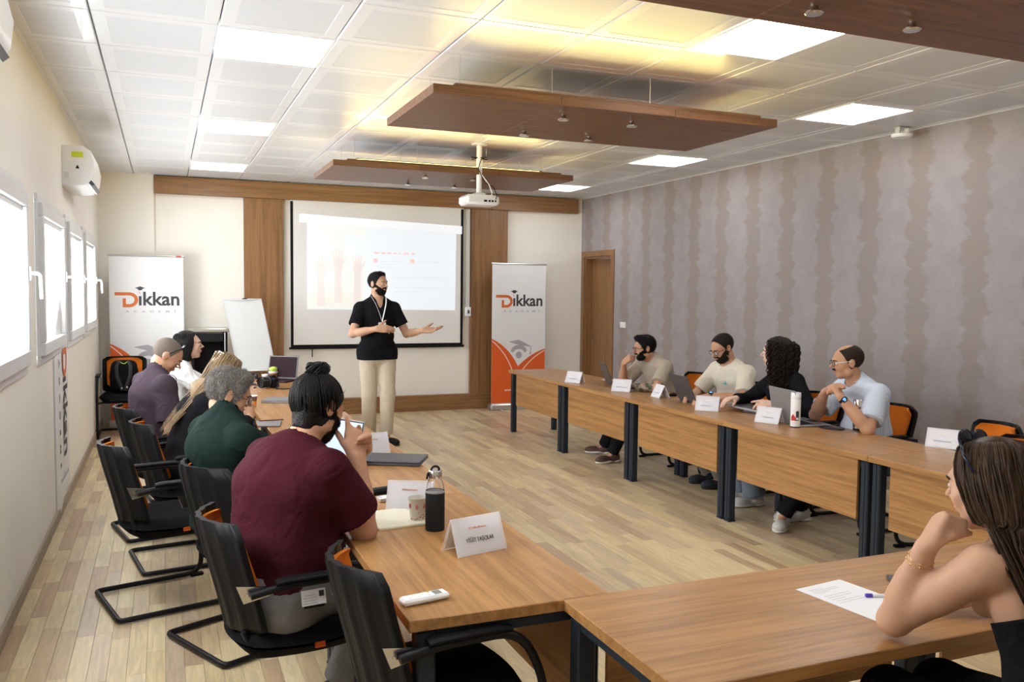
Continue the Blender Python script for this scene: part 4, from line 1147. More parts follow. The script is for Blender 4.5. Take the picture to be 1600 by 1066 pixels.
MB().box((0, 0, .0120), (.148, .069, .0008)).build('phone_screen', BLKS, ph)
fl_ = empty('thermos_flask', (4.17, 4.83, TZ), 0, 'white thermos flask with red and black print on the right table', 'flask')
MB().lathe([(0, .001), (.034, .001), (.035, .004), (.035, .196), (.034, .200), (0, .200)], n=32).build('flask_body', plain('white enamel', (.84, .83, .82), .3), fl_, smooth=True, ang=40)
MB().lathe([(0, .2005), (.034, .2005), (.035, .204), (.035, .244), (.033, .249), (0, .250)], n=32).build('flask_cap', PVCW, fl_, smooth=True, ang=40)
MB().lathe([(.0352, .0), (.0356, .001), (.0356, .006), (.0352, .007)], n=32).build('flask_foot', DGREY, fl_)
def wrap(mb, a0, a1, z0, z1, top=None, r=.0354, n=8):
    vs = []; fs = []
    for i in range(n+1):
        a = math.radians(a0+(a1-a0)*i/n); zt = z1 if top is None else top(i/n)
        for (rr, zz) in ((r, z0), (r, zt), (r+.0008, zt), (r+.0008, z0)): vs.append((rr*math.cos(a), rr*math.sin(a), zz))
    for i in range(n):
        for q_ in range(4): fs.append((i*4+q_, i*4+(q_+1) % 4, (i+1)*4+(q_+1) % 4, (i+1)*4+q_))
    mb._add(vs, fs)
w_ = MB(); wrap(w_, 178, 232, .05, .10, lambda t: .098-.026*abs(t-.45)*2); w_.build('red_print', plain('red print', (.62, .03, .03), .4), fl_)
w_ = MB(); wrap(w_, 234, 268, .05, .118); wrap(w_, 196, 206, .066, .078, r=.0361, n=3); w_.build('black_print', INK, fl_)
w_ = MB(); wrap(w_, 238, 262, .056, .072, r=.0361, n=4); w_.build('white_print', PAPER, fl_)
tu = empty('steel_tumbler', (4.48, 4.55, TZ), 0, 'stainless steel travel tumbler beside the man in the striped shirt', 'tumbler')
MB().lathe([(0, .001), (.033, .001), (.034, .006), (.034, .022), (.036, .030), (.041, .14), (.044, .150), (.044, .158), (.040, .162), (.0395, .172), (.0385, .215), (.036, .222), (0, .224)], n=32).build('tumbler_body', CHROME, tu, smooth=True, ang=35)
MB().lathe([(.0345, .004), (.0352, .006), (.0352, .018), (.0345, .020)], n=32).build('tumbler_foot', BLK, tu)
MB().lathe([(.0415, .160), (.0418, .163), (.0405, .170), (.0395, .170)], n=32).build('tumbler_band', DGREY, tu)

# foreground: paper, pens, phone
ps = empty('paper_sheet', (2.00, 2.00, TZ), 0, 'white printed sheet lying on the foreground table', 'paper')
a = Vector((1.869, 2.139, 0)); b2 = Vector((2.09, 2.167, 0)); c2 = Vector((1.921, 1.831, 0))
ps.location = (1.87, 2.14, TZ)
m = MB(); e1 = Vector((.205, .026, 0)); e2 = Vector((.040, -.300, 0))
vs = [Vector((0, 0, z)) + e1*i + e2*j for z in (0, .0008) for (i, j) in ((0, 0), (1, 0), (1, 1), (0, 1))]
m._add(vs, [(0, 3, 2, 1), (4, 5, 6, 7), (0, 1, 5, 4), (1, 2, 6, 5), (2, 3, 7, 6), (3, 0, 4, 7)]); m.build('sheet', PAPER, ps, ang=None)
m = MB()
def ln_(u, v, l):
    p0 = e1*u+e2*v+Vector((0, 0, .0010)); p1 = p0+e1*l; dd = e2.normalized()*.0012
    m._add([p0-dd, p1-dd, p1+dd, p0+dd], [(0, 1, 2, 3)])
for k in range(9): ln_(.12, .10+.035*k if k < 4 else .30+.05*(k-4), .55 if k % 3 else .3)
m.build('printed_line', INKG, ps, ang=None)
pn = empty('pen', (2.10, 1.98, TZ), math.radians(-20), 'white pen with purple cap under her forearm', 'pen')
PURP = plain('purple plastic', (.10, .06, .45), .35)
MB().tube([(-.055, 0, .006), (.05, 0, .006)], .0052, 8).build('pen_barrel', PVCW, pn); MB().tube([(-.075, 0, .006), (-.055, 0, .006)], .007, 8).build('pen_cap', PURP, pn)
pn = empty('pen', (2.30, 2.12, TZ), math.radians(15), 'purple pen lying behind her forearm near the phone', 'pen')
MB().tube([(-.07, 0, .006), (.06, 0, .006)], .0055, 8).build('pen_barrel', PURP, pn); MB().tube([(.06, 0, .006), (.075, 0, .006)], .0075, 8).build('pen_cap', PURP, pn)
ph = empty('phone', (2.235, 2.05, TZ), math.radians(60), 'black phone lying behind her forearm', 'phone')
MB().box((0, 0, .006), (.14, .072, .011), b=.004).build('phone_body', DGREY, ph)
def fuzz(f, me, n, L, mat, comb=(0, 0, 0), lift=.5, rad=.0011, seg=2, curl=0.0, seed=1, name='hair_strands', jit=.35):
    """short hairs rooted on a hair or beard mesh; comb is a direction in the head frame"""
    if me is None: return
    N_ = len(me.vertices); co = np.empty(N_*3, np.float32); no = np.empty(N_*3, np.float32)
    me.vertices.foreach_get('co', co); me.vertices.foreach_get('normal', no); co = co.reshape(-1, 3).astype(float); no = no.reshape(-1, 3).astype(float)
    rs = np.random.RandomState(seed); ii = rs.randint(0, N_, n)
    P = co[ii]; Nn = no[ii]; c = comb[0]*f.R[0]+comb[1]*f.R[1]+comb[2]*f.R[2]
    T = c[None, :]-Nn*(Nn@c)[:, None]+rs.randn(n, 3)*jit
    T = T-Nn*(T*Nn).sum(1)[:, None]*.6; T /= np.linalg.norm(T, axis=1)[:, None]+1e-9
    D = Nn*lift+T*(1-lift); D /= np.linalg.norm(D, axis=1)[:, None]
    A = np.cross(D, rs.randn(n, 3)); A /= np.linalg.norm(A, axis=1)[:, None]; B = np.cross(D, A)
    ln = L*(.6+.6*rs.rand(n)); V = []; 
    for k in range(seg+1):
        t = k/seg; ctr = P-Nn*.001+D*(ln*t)[:, None]+(A*curl*ln[:, None]*math.sin(t*2.6)+ (T-Nn)*(ln*t*t*.35)[:, None]); r = rad*(1-.85*t)
        for a in range(3): an = a*2*PI/3; V.append(ctr+(A*math.cos(an)+B*math.sin(an))*r)
    V = np.stack(V, 1); m = V.shape[1]; base = (np.arange(n)*m)[:, None]; F = []
    for k in range(seg):
        for a in range(3): b = (a+1) % 3; F.append(base+np.array([[k*3+a, k*3+b, (k+1)*3+b, (k+1)*3+a]]))
    F = np.concatenate(F, 0).astype(np.int32); V = V.reshape(-1, 3)
    h = bpy.data.meshes.new(name); h.vertices.add(len(V)); h.vertices.foreach_set('co', V.astype(np.float32).ravel()); h.loops.add(len(F)*4); h.loops.foreach_set('vertex_index', F.ravel())
    h.polygons.add(len(F)); h.polygons.foreach_set('loop_start', (np.arange(len(F))*4).astype(np.int32)); h.polygons.foreach_set('use_smooth', np.ones(len(F), bool)); h.materials.append(mat); h.update(calc_edges=True)
    o = mk(name, h, f.root); tag(o, kind='stuff'); return o

# ------------------------------------------------------------------ implicit surfaces for bodies, hair and clothes
F32 = np.float32
def V3(*a): return np.array(a if len(a) > 1 else a[0], dtype=float)
def unit(v): v = np.asarray(v, float); return v/(np.linalg.norm(v)+1e-12)

class Grid:
    def __init__(s, lo, hi, h):
        s.h = h; s.lo = np.asarray(lo, float); n = np.ceil((np.asarray(hi)-s.lo)/h).astype(int)+1
        s.ax = [(s.lo[i]+h*np.arange(n[i])).astype(F32) for i in range(3)]
        s.d = np.full(tuple(n), 0.5, F32)
    def sub(s, lo, hi):
        sl = []; ax = []
        for i in range(3):
            a = max(0, int(math.floor((lo[i]-s.lo[i])/s.h))); b = min(len(s.ax[i]), int(math.ceil((hi[i]-s.lo[i])/s.h))+1)
            if b <= a: return None, None
            sl.append(slice(a, b)); ax.append(s.ax[i][a:b])
        return tuple(sl), (ax[0][:, None, None], ax[1][None, :, None], ax[2][None, None, :])
    def put(s, fn, lo, hi, k=0.01, sub=False, m=0.03):
        m = m+k
        sl, P = s.sub([x-m for x in lo], [x+m for x in hi])
        if sl is None: return
        v = fn(*P).astype(F32); a = s.d[sl]
        if sub: v = -v; h = np.maximum(k-np.abs(a-v), 0)/k; s.d[sl] = np.maximum(a, v)+h*h*k/4
        else: h = np.maximum(k-np.abs(a-v), 0)/k; s.d[sl] = np.minimum(a, v)-h*h*k/4
    # --- primitives
    def cone(s, a, b, ra, rb, k=0.01, sub=False, cap=0, side=None, flat=1.0, grow=0.0):
        """tapered capsule; cap=1 flat at b, cap=2 flat at both ends; side/flat: elliptic section, wide along side"""
        a = np.asarray(a, float); b = np.asarray(b, float); ra += grow; rb += grow
        ab = b-a; L2 = float(ab@ab)+1e-12; L = math.sqrt(L2); n = ab/L; R = max(ra, rb)
        if side is not None:
            sd = np.asarray(side, float); sd = sd-n*(sd@n); sd = unit(sd); fd = np.cross(n, sd)
        def fn(X, Y, Z):
            px, py, pz = X-F32(a[0]), Y-F32(a[1]), Z-F32(a[2])
            q = (px*F32(n[0])+py*F32(n[1])+pz*F32(n[2]))
            t = np.clip(q/F32(L), 0, 1)
            if side is None:
                rx, ry, rz = px-t*F32(ab[0]), py-t*F32(ab[1]), pz-t*F32(ab[2])
                d = np.sqrt(rx*rx+ry*ry+rz*rz)-(F32(ra)+t*F32(rb-ra))
            else:
                u = px*F32(sd[0])+py*F32(sd[1])+pz*F32(sd[2]); w = (px*F32(fd[0])+py*F32(fd[1])+pz*F32(fd[2]))/F32(flat)
                e = (q-t*F32(L))/F32(max(flat, .6))
                d = (np.sqrt(u*u+w*w+e*e)-(F32(ra)+t*F32(rb-ra)))*F32(.5+.5*flat)
            if cap >= 1: d = np.maximum(d, q-F32(L))
            if cap >= 2: d = np.maximum(d, -q)
            return d
        s.put(fn, np.minimum(a, b)-R, np.maximum(a, b)+R, k, sub)
    def ell(s, c, r, k=0.01, sub=False, R=None, grow=0.0):
        c = np.asarray(c, float); r = np.asarray(r, float)+grow; R = np.eye(3) if R is None else np.asarray(R, float)   # rows = local axes
        def fn(X, Y, Z):
            px, py, pz = X-F32(c[0]), Y-F32(c[1]), Z-F32(c[2]); k0 = 0; k1 = 0
            for i in range(3):
                q = px*F32(R[i][0])+py*F32(R[i][1])+pz*F32(R[i][2]); k0 = k0+(q/F32(r[i]))**2; k1 = k1+(q/F32(r[i]*r[i]))**2
            k0 = np.sqrt(k0); k1 = np.sqrt(k1)+F32(1e-6)
            return k0*(k0-1)/k1
        m = float(max(r)); s.put(fn, c-m, c+m, k, sub)
    def halfspace(s, p, n, k=0.004):
        """keep the side where n.(x-p) < 0"""
        n = unit(n); p = np.asarray(p, float)
        X, Y, Z = s.ax[0][:, None, None], s.ax[1][None, :, None], s.ax[2][None, None, :]
        v = (X-F32(p[0]))*F32(n[0])+(Y-F32(p[1]))*F32(n[1])+(Z-F32(p[2]))*F32(n[2])
        h = np.maximum(F32(k)-np.abs(s.d-v), 0)/F32(k); s.d = np.maximum(s.d, v)+h*h*F32(k/4)
    def mesh(s, origin, name, mat, relax=1, wob=None):
        d = s.d; d = np.where(np.abs(d) < 1e-7, F32(1e-7), d)
        d[0] = d[-1] = 1; d[:, 0] = d[:, -1] = 1; d[:, :, 0] = d[:, :, -1] = 1
        ins = d < 0
        sx = (slice(0, -1), slice(1, None))
        cnt = np.zeros(tuple(np.array(d.shape)-1), np.int8)
        for i in sx:
            for j in sx:
                for k in sx: cnt += ins[i, j, k]
        act = (cnt > 0) & (cnt < 8)
        I, J, K = np.nonzero(act)
        if len(I) == 0: return None
        idx = np.full(act.shape, -1, np.int32); idx[I, J, K] = np.arange(len(I))
        P = np.zeros((len(I), 3), F32); C = np.zeros(len(I), F32)
        c8 = {}
        for i in (0, 1):
            for j in (0, 1):
                for k in (0, 1): c8[(i, j, k)] = d[I+i, J+j, K+k]
        for a in c8:
            for ax in range(3):
                if a[ax]: continue
                b = list(a); b[ax] = 1; va, vb = c8[a], c8[tuple(b)]; m = (va < 0) != (vb < 0)
                t = np.where(m, va/(va-vb+F32(1e-12)), 0)
                for q in range(3): P[:, q] += np.where(m, a[q]+(t if q == ax else 0), 0)
                C += m
        P /= C[:, None]; P += np.stack([I, J, K], 1); P = P*s.h + s.lo
        F = []
        for ax in range(3):
            o1, o2 = (ax+1) % 3, (ax+2) % 3
            A = [slice(0, None)]*3; A[ax] = slice(0, -1); B = [slice(0, None)]*3; B[ax] = slice(1, None)
            ch = ins[tuple(A)] != ins[tuple(B)]
            q = np.array(np.nonzero(ch)); ok = (q[o1] > 0) & (q[o2] > 0) & (q[o1] < d.shape[o1]-1) & (q[o2] < d.shape[o2]-1); q = q[:, ok]
            a_in = ins[q[0], q[1], q[2]]
            def cell(e1, e2): r = q.copy(); r[o1] -= e1; r[o2] -= e2; return idx[r[0], r[1], r[2]]
            f = np.stack([cell(0, 0), cell(1, 0), cell(1, 1), cell(0, 1)], 1)
            f[~a_in] = f[~a_in][:, ::-1]; F.append(f)
        F = np.concatenate(F); F = F[(F >= 0).all(1)]
        P = P.astype(float)
        for _ in range(relax):      # light smoothing along the edges
            S = np.zeros_like(P); n = np.zeros(len(P))
            for a in range(4):
                u, v = F[:, a], F[:, (a+1) % 4]
                for q in range(3): S[:, q] += np.bincount(u, P[v, q], len(P)) + np.bincount(v, P[u, q], len(P))
                n += np.bincount(u, minlength=len(P)) + np.bincount(v, minlength=len(P))
            P = P*.5 + .5*S/np.maximum(n, 1)[:, None]
        if wob is not None: P = wob(P, F)
        P = P-np.asarray(origin)
        me = bpy.data.meshes.new(name)
        me.vertices.add(len(P)); me.vertices.foreach_set('co', P.astype(F32).ravel())
        me.loops.add(len(F)*4); me.loops.foreach_set('vertex_index', F.astype(np.int32).ravel())
        me.polygons.add(len(F)); me.polygons.foreach_set('loop_start', (np.arange(len(F))*4).astype(np.int32))
        me.polygons.foreach_set('use_smooth', np.ones(len(F), bool))
        me.materials.append(mat); me.update(calc_edges=True)
        return me

def folds(amp, seed=0, f=(18, 34, 60), dirv=None):
    """soft cloth folds: displaces along the normal by warped sine waves"""
    rs = np.random.RandomState(seed)
    W = [(unit(rs.randn(3)+(np.zeros(3) if dirv is None else np.asarray(dirv)*2.0)), fr, rs.rand()*6.28) for fr in f for _ in range(2)]
    def fn(P, F):
        n = np.cross(P[F[:, 2]]-P[F[:, 0]], P[F[:, 3]]-P[F[:, 1]]); Nn = np.zeros_like(P)
        for a in range(4):
            for q in range(3): Nn[:, q] += np.bincount(F[:, a], n[:, q], len(P))
        Nn /= np.linalg.norm(Nn, axis=1)[:, None]+1e-12
        s = 0; warp = np.sin(P@np.array([7., 5., 6.])+seed)*.6
        for w, fr, ph in W: s = s + (1-2*np.abs(np.sin(.5*(P@w*fr+ph+warp*3)))**.7)/(fr/f[0])**.7
        s = s/len(W)*1.8
        return P+Nn*(amp*s)[:, None]
    return fn

def skin_mat(name, col, r2=0.0):
    m, nt, b = new_mat(name)
    tc = nt.nodes.new('ShaderNodeTexCoord'); nz = nt.nodes.new('ShaderNodeTexNoise'); nz.inputs['Scale'].default_value = 14; nz.inputs['Detail'].default_value = 4
    nt.links.new(tc.outputs['Object'], nz.inputs['Vector'])
    mx = nt.nodes.new('ShaderNodeMix'); mx.data_type = 'RGBA'
    mx.inputs[6].default_value = (col[0]*.90, col[1]*.80, col[2]*.78, 1); mx.inputs[7].default_value = (min(1, col[0]*1.08), min(1, col[1]*1.12), min(1, col[2]*1.12), 1)
    nt.links.new(nz.outputs[0], mx.inputs[0]); nt.links.new(mx.outputs[2], b.inputs['Base Color'])
    b.inputs['Roughness'].default_value = 0.5; b.inputs['Specular IOR Level'].default_value = .3
    b.inputs['Subsurface Weight'].default_value = 0.08; b.inputs['Subsurface Scale'].default_value = 0.01
    b.inputs['Subsurface Radius'].default_value = (1.0, .35, .2)
    return m
SK1 = skin_mat('skin light', (0.60, 0.365, 0.245)); SK2 = skin_mat('skin tan', (0.52, 0.290, 0.178)); SK3 = skin_mat('skin fair', (0.68, 0.455, 0.35))
LIPM = plain('lips', (0.46, 0.17, 0.14), .4); LIPF = plain('rose lips', (0.55, 0.10, 0.09), .35)
EYEW = plain('eye white', (.75, .73, .70), .2); IRIS = plain('dark iris', (.035, .018, .010), .15)
def hair_mat(name, c1, c2, rough=.5, scale=160, bump=.9):
    m, nt, b = new_mat(name)
    tc = nt.nodes.new('ShaderNodeTexCoord'); nz = nt.nodes.new('ShaderNodeTexNoise'); nz.inputs['Scale'].default_value = scale; nz.inputs['Detail'].default_value = 4
    geo = nt.nodes.new('ShaderNodeNewGeometry')
    nt.links.new(tc.outputs['Object'], nz.inputs['Vector'])
    md = nt.nodes.new('ShaderNodeMath'); md.operation = 'MULTIPLY_ADD'; md.inputs[1].default_value = .55; nt.links.new(geo.outputs['Random Per Island'], md.inputs[0])
    m2 = nt.nodes.new('ShaderNodeMath'); m2.operation = 'MULTIPLY_ADD'; m2.inputs[1].default_value = .6; m2.inputs[2].default_value = -.12; nt.links.new(nz.outputs[0], m2.inputs[0]); nt.links.new(m2.outputs[0], md.inputs[2])
    mx = nt.nodes.new('ShaderNodeMix'); mx.data_type = 'RGBA'; mx.inputs[6].default_value = (*c1, 1); mx.inputs[7].default_value = (*c2, 1)
    nt.links.new(md.outputs[0], mx.inputs[0]); nt.links.new(mx.outputs[2], b.inputs['Base Color'])
    b.inputs['Roughness'].default_value = rough; b.inputs['Specular IOR Level'].default_value = .14
    bp = nt.nodes.new('ShaderNodeBump'); bp.inputs['Strength'].default_value = bump; bp.inputs['Distance'].default_value = .004
    nt.links.new(nz.outputs[0], bp.inputs['Height']); nt.links.new(bp.outputs[0], b.inputs['Normal'])
    return m
HBLK = hair_mat('black hair', (.004, .0035, .0035), (.013, .011, .010), .45)
HDK = hair_mat('dark brown hair', (.012, .008, .006), (.035, .022, .015), .5)
HGREY = hair_mat('salt and pepper hair', (.10, .09, .08), (.42, .385, .35), .6, 120)
HBUZZ = hair_mat('grey buzz cut', (.14, .105, .085), (.30, .26, .235), .7, 300)
HBRN = hair_mat('long brown hair', (.014, .008, .005), (.080, .043, .022), .40, 60, .3)
HBLD = hair_mat('light brown hair', (.10, .062, .030), (.36, .25, .14), .42, 60, .3)
HCURL = hair_mat('curly black hair', (.008, .005, .004), (.028, .016, .012), .45)

def frame(yaw, pitch, roll=0.0):
    """rows: right, forward, up of a head looking along yaw (deg from +x), pitch down positive"""
    y, p, r = map(math.radians, (yaw, pitch, roll))
    f = V3(math.cos(y)*math.cos(p), math.sin(y)*math.cos(p), -math.sin(p)); rt = V3(math.sin(y), -math.cos(y), 0); u = np.cross(rt, f)
    rt2 = rt*math.cos(r)-u*math.sin(r); u2 = rt*math.sin(r)+u*math.cos(r)
    return np.array([rt2, f, u2])

def ik(a, c, l1, l2, pole):
    a = np.asarray(a, float); c = np.asarray(c, float); v = c-a; d = np.linalg.norm(v); dm = (l1+l2)*.999
    if d > dm: print('   reach %.3f over' % (d-dm)); c = a+v/d*dm; d = dm; v = c-a
    d = max(d, abs(l1-l2)+.02)
    n = v/np.linalg.norm(v); x = (l1*l1-l2*l2+d*d)/(2*d); y = math.sqrt(max(0, l1*l1-x*x))
    p = np.asarray(pole, float); p = p-n*(p@n); p = unit(p)
    return a+n*x+p*y, c

def head_skin(g, H, R, s, female=False, nose=1.0, ears=True, face=True, grow=0.0, jaw=1.0):
    def L(x, y, z): return H + s*(x*R[0]+y*R[1]+z*R[2])
    def E(c, r, k, sub=False): g.ell(L(*c), np.array(r)*s, k*s, sub, R, 0 if sub else grow)
    def C(a, b, ra, rb, k, sub=False): g.cone(L(*a), L(*b), ra*s, rb*s, k*s, sub, grow=0 if sub else grow)
    fw = .93 if female else 1.0
    E((0, -.018, .036), (.075*fw, .094, .083), .01)
    E((0, .022, .012), (.064*fw, .069, .083), .02)
    E((0, .024, -.052), (.053*fw*jaw, .052, .052), .025)
    E((0, .058, -.088), (.022*fw*jaw, .020, .019), .022)
    for q in (-1, 1):
        E((q*.036, .056, -.026), (.023, .022, .022), .022)
        E((q*.043*jaw, .006, -.062), (.020, .028, .024), .02)
    if face:
        E((0, .082, .026), (.040, .012, .012), .018)
        for q in (-1, 1): E((q*.031, .096, .004), (.016, .013, .011), .012, True)
        for q in (-1, 1): E((q*.031, .073, .003), (.0155, .015, .012), .006)
        nl = .92 if female else 1.0
        C((0, .086, .014), (0, .086+.028*nl*nose, -.020), .0065, .0095*nl, .010)
        for q in (-1, 1): E((q*.0105, .094+.008*(nose-1), -.026), (.0085, .011, .0075), .006)
        E((0, .084, -.047), (.021, .011, .007), .010)
        E((0, .083, -.058), (.018, .011, .007), .008)
        E((0, .099, -.0525), (.020, .007, .0018), .003, True)
    if ears:
        for q in (-1, 1):
            E((q*.074*fw, -.012, -.002), (.009, .019, .031), .008)
            E((q*.083*fw, -.008, .002), (.006, .010, .018), .004, True)
    return L, E, C

def head_plain(g, H, R, s, grow, female=False, jaw=1.0):
    return head_skin(g, H, R, s, female, ears=False, face=False, grow=grow, jaw=jaw)

def hand(g, w, d, n, right, s=1.0, curl=(20, 25, 15), spread=4, thumb=(35, .25, 10), curls=None, k=.006):
    """fingers along d, palm faces n"""
    d = unit(d); n = unit(n-d*(np.asarray(n)@d)); t = np.cross(d, n) if right else np.cross(n, d)
    def rot(v, ax, a): a = math.radians(a); return v*math.cos(a)+np.cross(ax, v)*math.sin(a)+ax*(ax@v)*(1-math.cos(a))
    K = [(.029, .088, (.043, .026, .021)), (.010, .093, (.048, .030, .022)), (-.009, .088, (.044, .028, .021)), (-.027, .078, (.035, .020, .018))]
    w = np.asarray(w, float)
    for i, (o, l, ph) in enumerate(K):
        kn = w+d*l*s+t*o*s; rr = (.0105, .0108, .0102, .0092)[i]*s
        g.cone(w+t*o*.55*s+d*.004, kn, .0155*s, rr*1.15, .014*s)
        ca = curls[i] if curls else curl
        # rotate towards palm: axis such that d -> n
        ax = np.cross(d, n); dd = rot(d, n, (1 if right else -1)*(-spread)*(1.5-i)*-1)
        p = kn; a = 0
        for j in range(3):
            a += ca[j]; v = rot(dd, ax, a); p2 = p+v*ph[j]*s
            g.cone(p, p2, rr*(1-.07*j), rr*(.93-.07*j), k*s*(.6 if j else 1.2)); p = p2
    g.ell(w+d*.045*s+t*.0*s, (.036*s, .048*s, .014*s), .012*s, False, np.array([t, d, n]))
    g.ell(w+d*.03*s+t*.022*s+n*.008*s, (.016*s, .030*s, .014*s), .012*s, False, np.array([t, d, n]))
    if (curls[1] if curls else curl)[0] > 45: g.ell(w+d*.082*s+n*.026*s, (.034*s, .026*s, .022*s), .012*s, False, np.array([t, d, n]))
    a, fwd, bend = thumb; a = math.radians(a)
    b = w+d*.020*s+t*.022*s+n*.006*s; v = unit(d*math.cos(a)+t*math.sin(a)+n*fwd)
    ax = unit(np.cross(v, d*.8+n*.6)); p = b
    for j, (l, r0, r1) in enumerate(((.044, .0145, .0120), (.032, .0118, .0105), (.026, .0104, .0082))):
        p2 = p+v*l*s; g.cone(p, p2, r0*s, r1*s, .006*s); p = p2; v = rot(v, ax, bend)
    return t
# ------------------------------------------------------------------ people
class Fig: pass
def skeleton(x, y, yaw, s=1.04, sit=True, hipz=None, lean=(5, 10, 18), neck=25, twist=0, slean=0, head=(0, 10, 0), headoff=(0, 0, 0), shw=.178, hunch=(0, 0), hiphalf=.092, spine=(.17, .20, .16), shrug=(0, 0), female=False):
    f = Fig(); f.s = s; f.female = female
    a = math.radians(yaw); U = V3(0, 0, 1.); Fw = V3(math.cos(a), math.sin(a), 0); S = V3(math.sin(a), -math.cos(a), 0)
    f.Fw, f.S = Fw, S
    hz = hipz if hipz is not None else (.565 if sit else .93*s)
    f.P = V3(x, y, hz)
    t = math.radians(twist); F2 = Fw*math.cos(t)-S*math.sin(t); S2 = S*math.cos(t)+Fw*math.sin(t); f.F2, f.S2 = F2, S2
    def d(l, Fv): l = math.radians(l); sl = math.radians(slean); return unit(U*math.cos(l)+Fv*math.sin(l)+S*math.sin(sl))
    f.d1, f.d2, f.d3 = d(lean[0], Fw), d(lean[1], unit(Fw+F2)), d(lean[2], F2)
    f.W = f.P+f.d1*spine[0]*s; f.C = f.W+f.d2*spine[1]*s; f.N = f.C+f.d3*spine[2]*s
    dn = d(neck, F2)
    f.H = f.N+dn*.145*s+V3(*headoff); f.R = frame(*head)
    sc_ = f.C+f.d3*.078*s
    f.sh = [sc_+S2*shw*s+F2*hunch[0]+U*shrug[0], sc_-S2*shw*s+F2*hunch[1]+U*shrug[1]]     # right, left
    f.hip = [f.P+S*hiphalf*s, f.P-S*hiphalf*s]
    return f

def torso(g, f, girth, grow, k=.03, belly=0.0, bust=0.0, arms=None, hips=True):
    s = f.s; gg = girth*s; fem = f.female
    g.cone(f.P-f.d1*.03*s, f.W, .150*gg, (.122 if fem else .135)*gg, k, side=f.S, flat=.74, grow=grow)
    g.cone(f.W, f.C, (.118 if fem else .135)*gg, (.138 if fem else .156)*gg, k, side=f.S2, flat=.70, grow=grow)
    g.cone(f.C, f.C+f.d3*.085*s, (.138 if fem else .158)*gg, (.118 if fem else .130)*gg, k, side=f.S2, flat=.66, grow=grow)
    if belly > 0: g.ell(f.W+f.Fw*(.055+.03*belly)*s-f.d1*.01, V3(.125, .085+.05*belly, .12)*gg, k, False, np.array([f.S, f.Fw, V3(0, 0, 1.)]), grow)
    if bust > 0:
        for q in (-1, 1): g.ell(f.C+f.F2*.085*s+f.S2*q*.065*s-f.d3*.015*s, V3(.062, .055, .062)*s*bust, .03, False, np.array([f.S2, f.F2, f.d3]), grow)
    r = .052 if fem else .060
    mid = f.C+f.d3*.070*s
    for q, hp in enumerate(f.hip): g.ell(hp-f.Fw*.012*s, V3(.092, .10, .095)*s*(girth*.5+.5), .03, grow=grow)
    for q, sh in enumerate(f.sh):
        g.cone(mid, sh, .066*gg, (r-.006)*s*girth**.4, k*.8, grow=grow)
        g.cone(f.N-f.d3*.012*s-f.F2*.01, sh*.70+f.N*.30-V3(0, 0, .016), .046*s, .038*s, .035, grow=grow)

